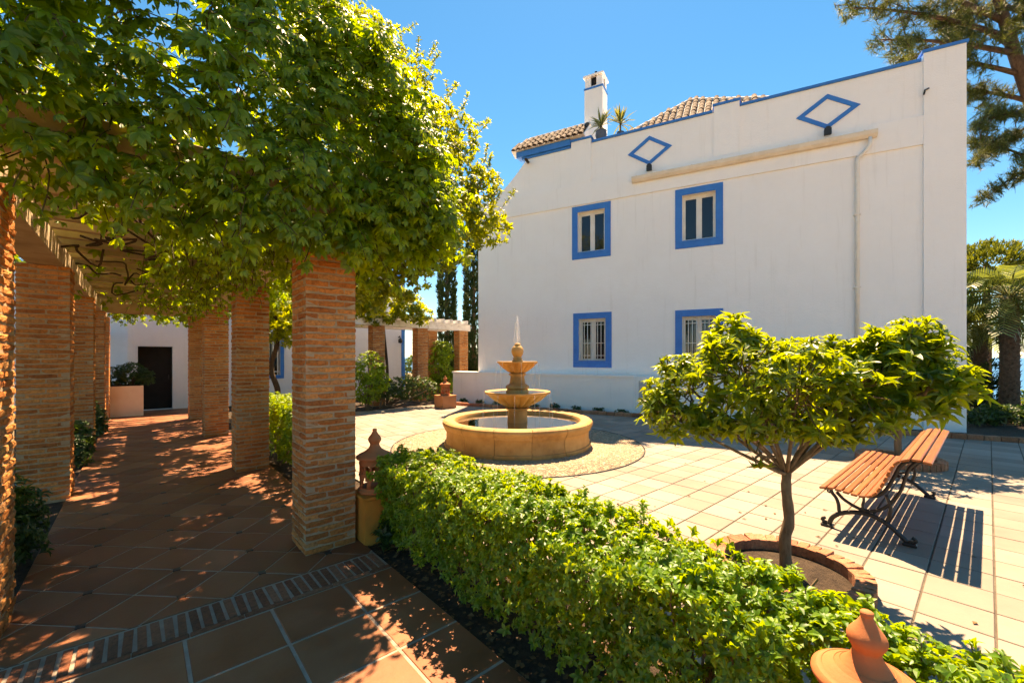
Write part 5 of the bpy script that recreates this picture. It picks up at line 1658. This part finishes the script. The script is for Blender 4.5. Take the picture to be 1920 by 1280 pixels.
def palm(px, d, ztop, r, label, nf, fl, seed):
    b0 = at(px, HOR, d); x, y = b0.x, b0.y
    t = empty('palm_tree', (x, y, -.03), label, 'palm', 'palms right of the white house')
    rs = np.random.RandomState(seed)
    mb = MB(); n = 26
    q = [(x + .03 * math.sin(i * .5), y, -.05 + (ztop + .05) * i / n) for i in range(n + 1)]
    mb.tube(q, [r * (1 + .07 * (i % 2)) * (1.1 - .1 * i / n) for i in range(n + 1)], 12)
    mb.build('trunk', M['bark_palm'], t)
    mb = MB()
    for k in range(150):                        # old leaf bases
        z = .15 + (ztop - .1) * k / 150; a = k * 2.4; rr = r * 1.02
        c = Vector((x + rr * math.cos(a), y + rr * math.sin(a), z)); o_ = Vector((math.cos(a), math.sin(a), .9)) * .075; s_ = Vector((-math.sin(a), math.cos(a), 0)) * .05
        mb.add([c - s_, c + s_, c + o_, c - Vector((0, 0, .05))], [(0, 1, 2), (0, 2, 3), (1, 3, 2)])
    mb.build('leaf_bases', M['bark_palm'], t, 'stuff')
    top_ = Vector((x, y, ztop))
    for k in range(nf):
        a = k * 2.399 + rs.uniform(-.2, .2); el = 1.4 - 1.7 * (k / nf) + rs.uniform(-.1, .1)
        L = fl * rs.uniform(.85, 1.1)
        h = Vector((math.cos(a), math.sin(a), 0))
        p1 = top_ + h * L * .45 * math.cos(el * .7) + Vector((0, 0, L * .5 * math.sin(max(el, -.2)) + .12)); p2 = top_ + h * L * (.85 * math.cos(el * .55)) + Vector((0, 0, L * (.45 * math.sin(el)) - .35 * L * math.cos(el)))
        q = bez(top_, p1, p2, 12)
        mb = MB(); mb.tube(q, [.022 - .0014 * i for i in range(13)], 4); fr_ = mb.build('frond', M['frond_rib'], t)
        mb = MB()
        for i in range(3, 13):
            for sub in (0, .5):
                if i + sub >= 12.4: continue
                i0 = int(i); tt = q[min(12, i0)] - q[i0 - 1]; tt.normalize()
                c = q[i0].lerp(q[min(12, i0 + 1)], sub); sd = tt.cross(Vector((0, 0, 1))).normalized()
                ll = L * .34 * (1 - abs((i + sub - 6.5) / 8.5) ** 2) * rs.uniform(.85, 1.1)
                for sg_ in (-1, 1):
                    e = c + (sd * sg_ * .75 + tt * .6 + Vector((0, 0, -.1))).normalized() * ll * .6; e2 = e + (tt * .3 + sd * sg_ * .25 + Vector((0, 0, -.95))).normalized() * ll * .42
                    w_ = tt * .03
                    mb.add([c - w_, c + w_, e + w_ * .9, e - w_ * .9, e2], [(0, 1, 2, 3), (3, 2, 4)])
        mb.build('leaflets', M['leaf_palm'], fr_, 'stuff')
    return t
palm(1893, 12.6, 3.45, .19, 'palm with a thick dark trunk at the right edge', 40, 2.2, 5)
palm(1838, 14.2, 2.6, .17, 'smaller palm close behind the corner of the white house', 34, 1.9, 8)
bush('conifer_shrub', [lb(1856, 740, 13.6, (.32, .32, .5)), lb(1858, 705, 13.6, (.18, .18, .5)), lb(1850, 770, 13.5, (.36, .36, .4))], 330, .16, cy_tpl, M['leaf_cypress'], 'small dark conical conifer between the two palms', inner=.5)
bush('flowering_shrub', [lb(1842, 790, 12.2, (.40, .40, .30)), lb(1860, 798, 12.0, (.35, .35, .25)), lb(1822, 785, 12.6, (.3, .3, .35))], 260, .12, hedge_small, M['leaf_dark'], 'low dark shrub behind the brick edging at the right')
bush('golden_shrub', [lb(1845, 775, 12.3, (.22, .22, .10)), lb(1888, 778, 12.4, (.16, .16, .12))], 70, .12, hedge_small, M['leaf_hedge'], 'yellow-green plant in front of the palms', inner=.3)
bush('golden_shrub', [((21.5, -.9, .2), (.7, .6, .45)), ((23, -1.2, .2), (.9, .8, .5))], 200, .14, hedge_small, M['leaf_hedge'], 'sunlit yellow-green bush at the very right edge', inner=.3)
bush('dark_bush', [lb(1822, 735, 14.6, (.5, .5, .8)), lb(1815, 690, 14.8, (.4, .4, .8))], 330, .15, hedge_small, M['leaf_dark'], 'tall dark bush against the right corner of the white house', inner=.5)

bush('garden_shrub', [((16.2, -.1, .25), (.5, .4, .3)), ((16.9, -.5, .2), (.5, .5, .28)), ((15.6, .2, .2), (.35, .35, .25))], 330, .12, hedge_small, M['leaf_dark'], 'spreading dark plants just behind the brick edging at the right', inner=.35)
bush('ground_cover', [((17.5, -1.0, .1), (.8, .5, .16)), ((19.0, -.6, .12), (.8, .6, .2))], 260, .12, hedge_small, M['leaf_hedge'], 'low sunlit ground cover between the palms', 'plant', inner=.2)
bush('back_shrubbery', [((10.2, 18.5, .9), (.9, .9, 1.0)), ((11.5, 19.0, 1.2), (1.0, 1.0, 1.3)), ((12.8, 19.5, 1.0), (1.0, 1.0, 1.2)), ((14.2, 20, 1.1), (1.0, 1.0, 1.3))], 900, .2, hedge_small, M['leaf_dark'], 'dark shrubbery behind the far pergola, left of the white house', 'shrub', inner=.6)

# a few fallen leaves on the paving
mb = MB()
for k in range(150):
    if k < 60: a = RS.uniform(0, 6.28); r = RS.uniform(.5, 1.9); x, y = 3.74 + r * math.cos(a), 1.04 + r * math.sin(a)
    elif k < 100: x, y = RS.uniform(2.3, 2.9), RS.uniform(-.2, 5)
    else: x, y = RS.uniform(2.4, 11), RS.uniform(-1, 12)
    if x < 2.28 or math.hypot(x - FC[0], y - FC[1]) < 2.4: continue
    a = RS.uniform(0, 6.28); L = RS.uniform(.025, .06); c_, s_ = math.cos(a), math.sin(a); w = L * .25
    mb.add([(x, y, .004), (x + c_ * L / 2 - s_ * w, y + s_ * L / 2 + c_ * w, .012), (x + c_ * L, y + s_ * L, .006), (x + c_ * L / 2 + s_ * w, y + s_ * L / 2 - c_ * w, .01)], [(0, 1, 2, 3)])
o = mb.build('fallen_leaves', M['litter']); tag(o, 'scattered dry leaves on the cream paving of the square', 'leaf litter', kind='stuff')
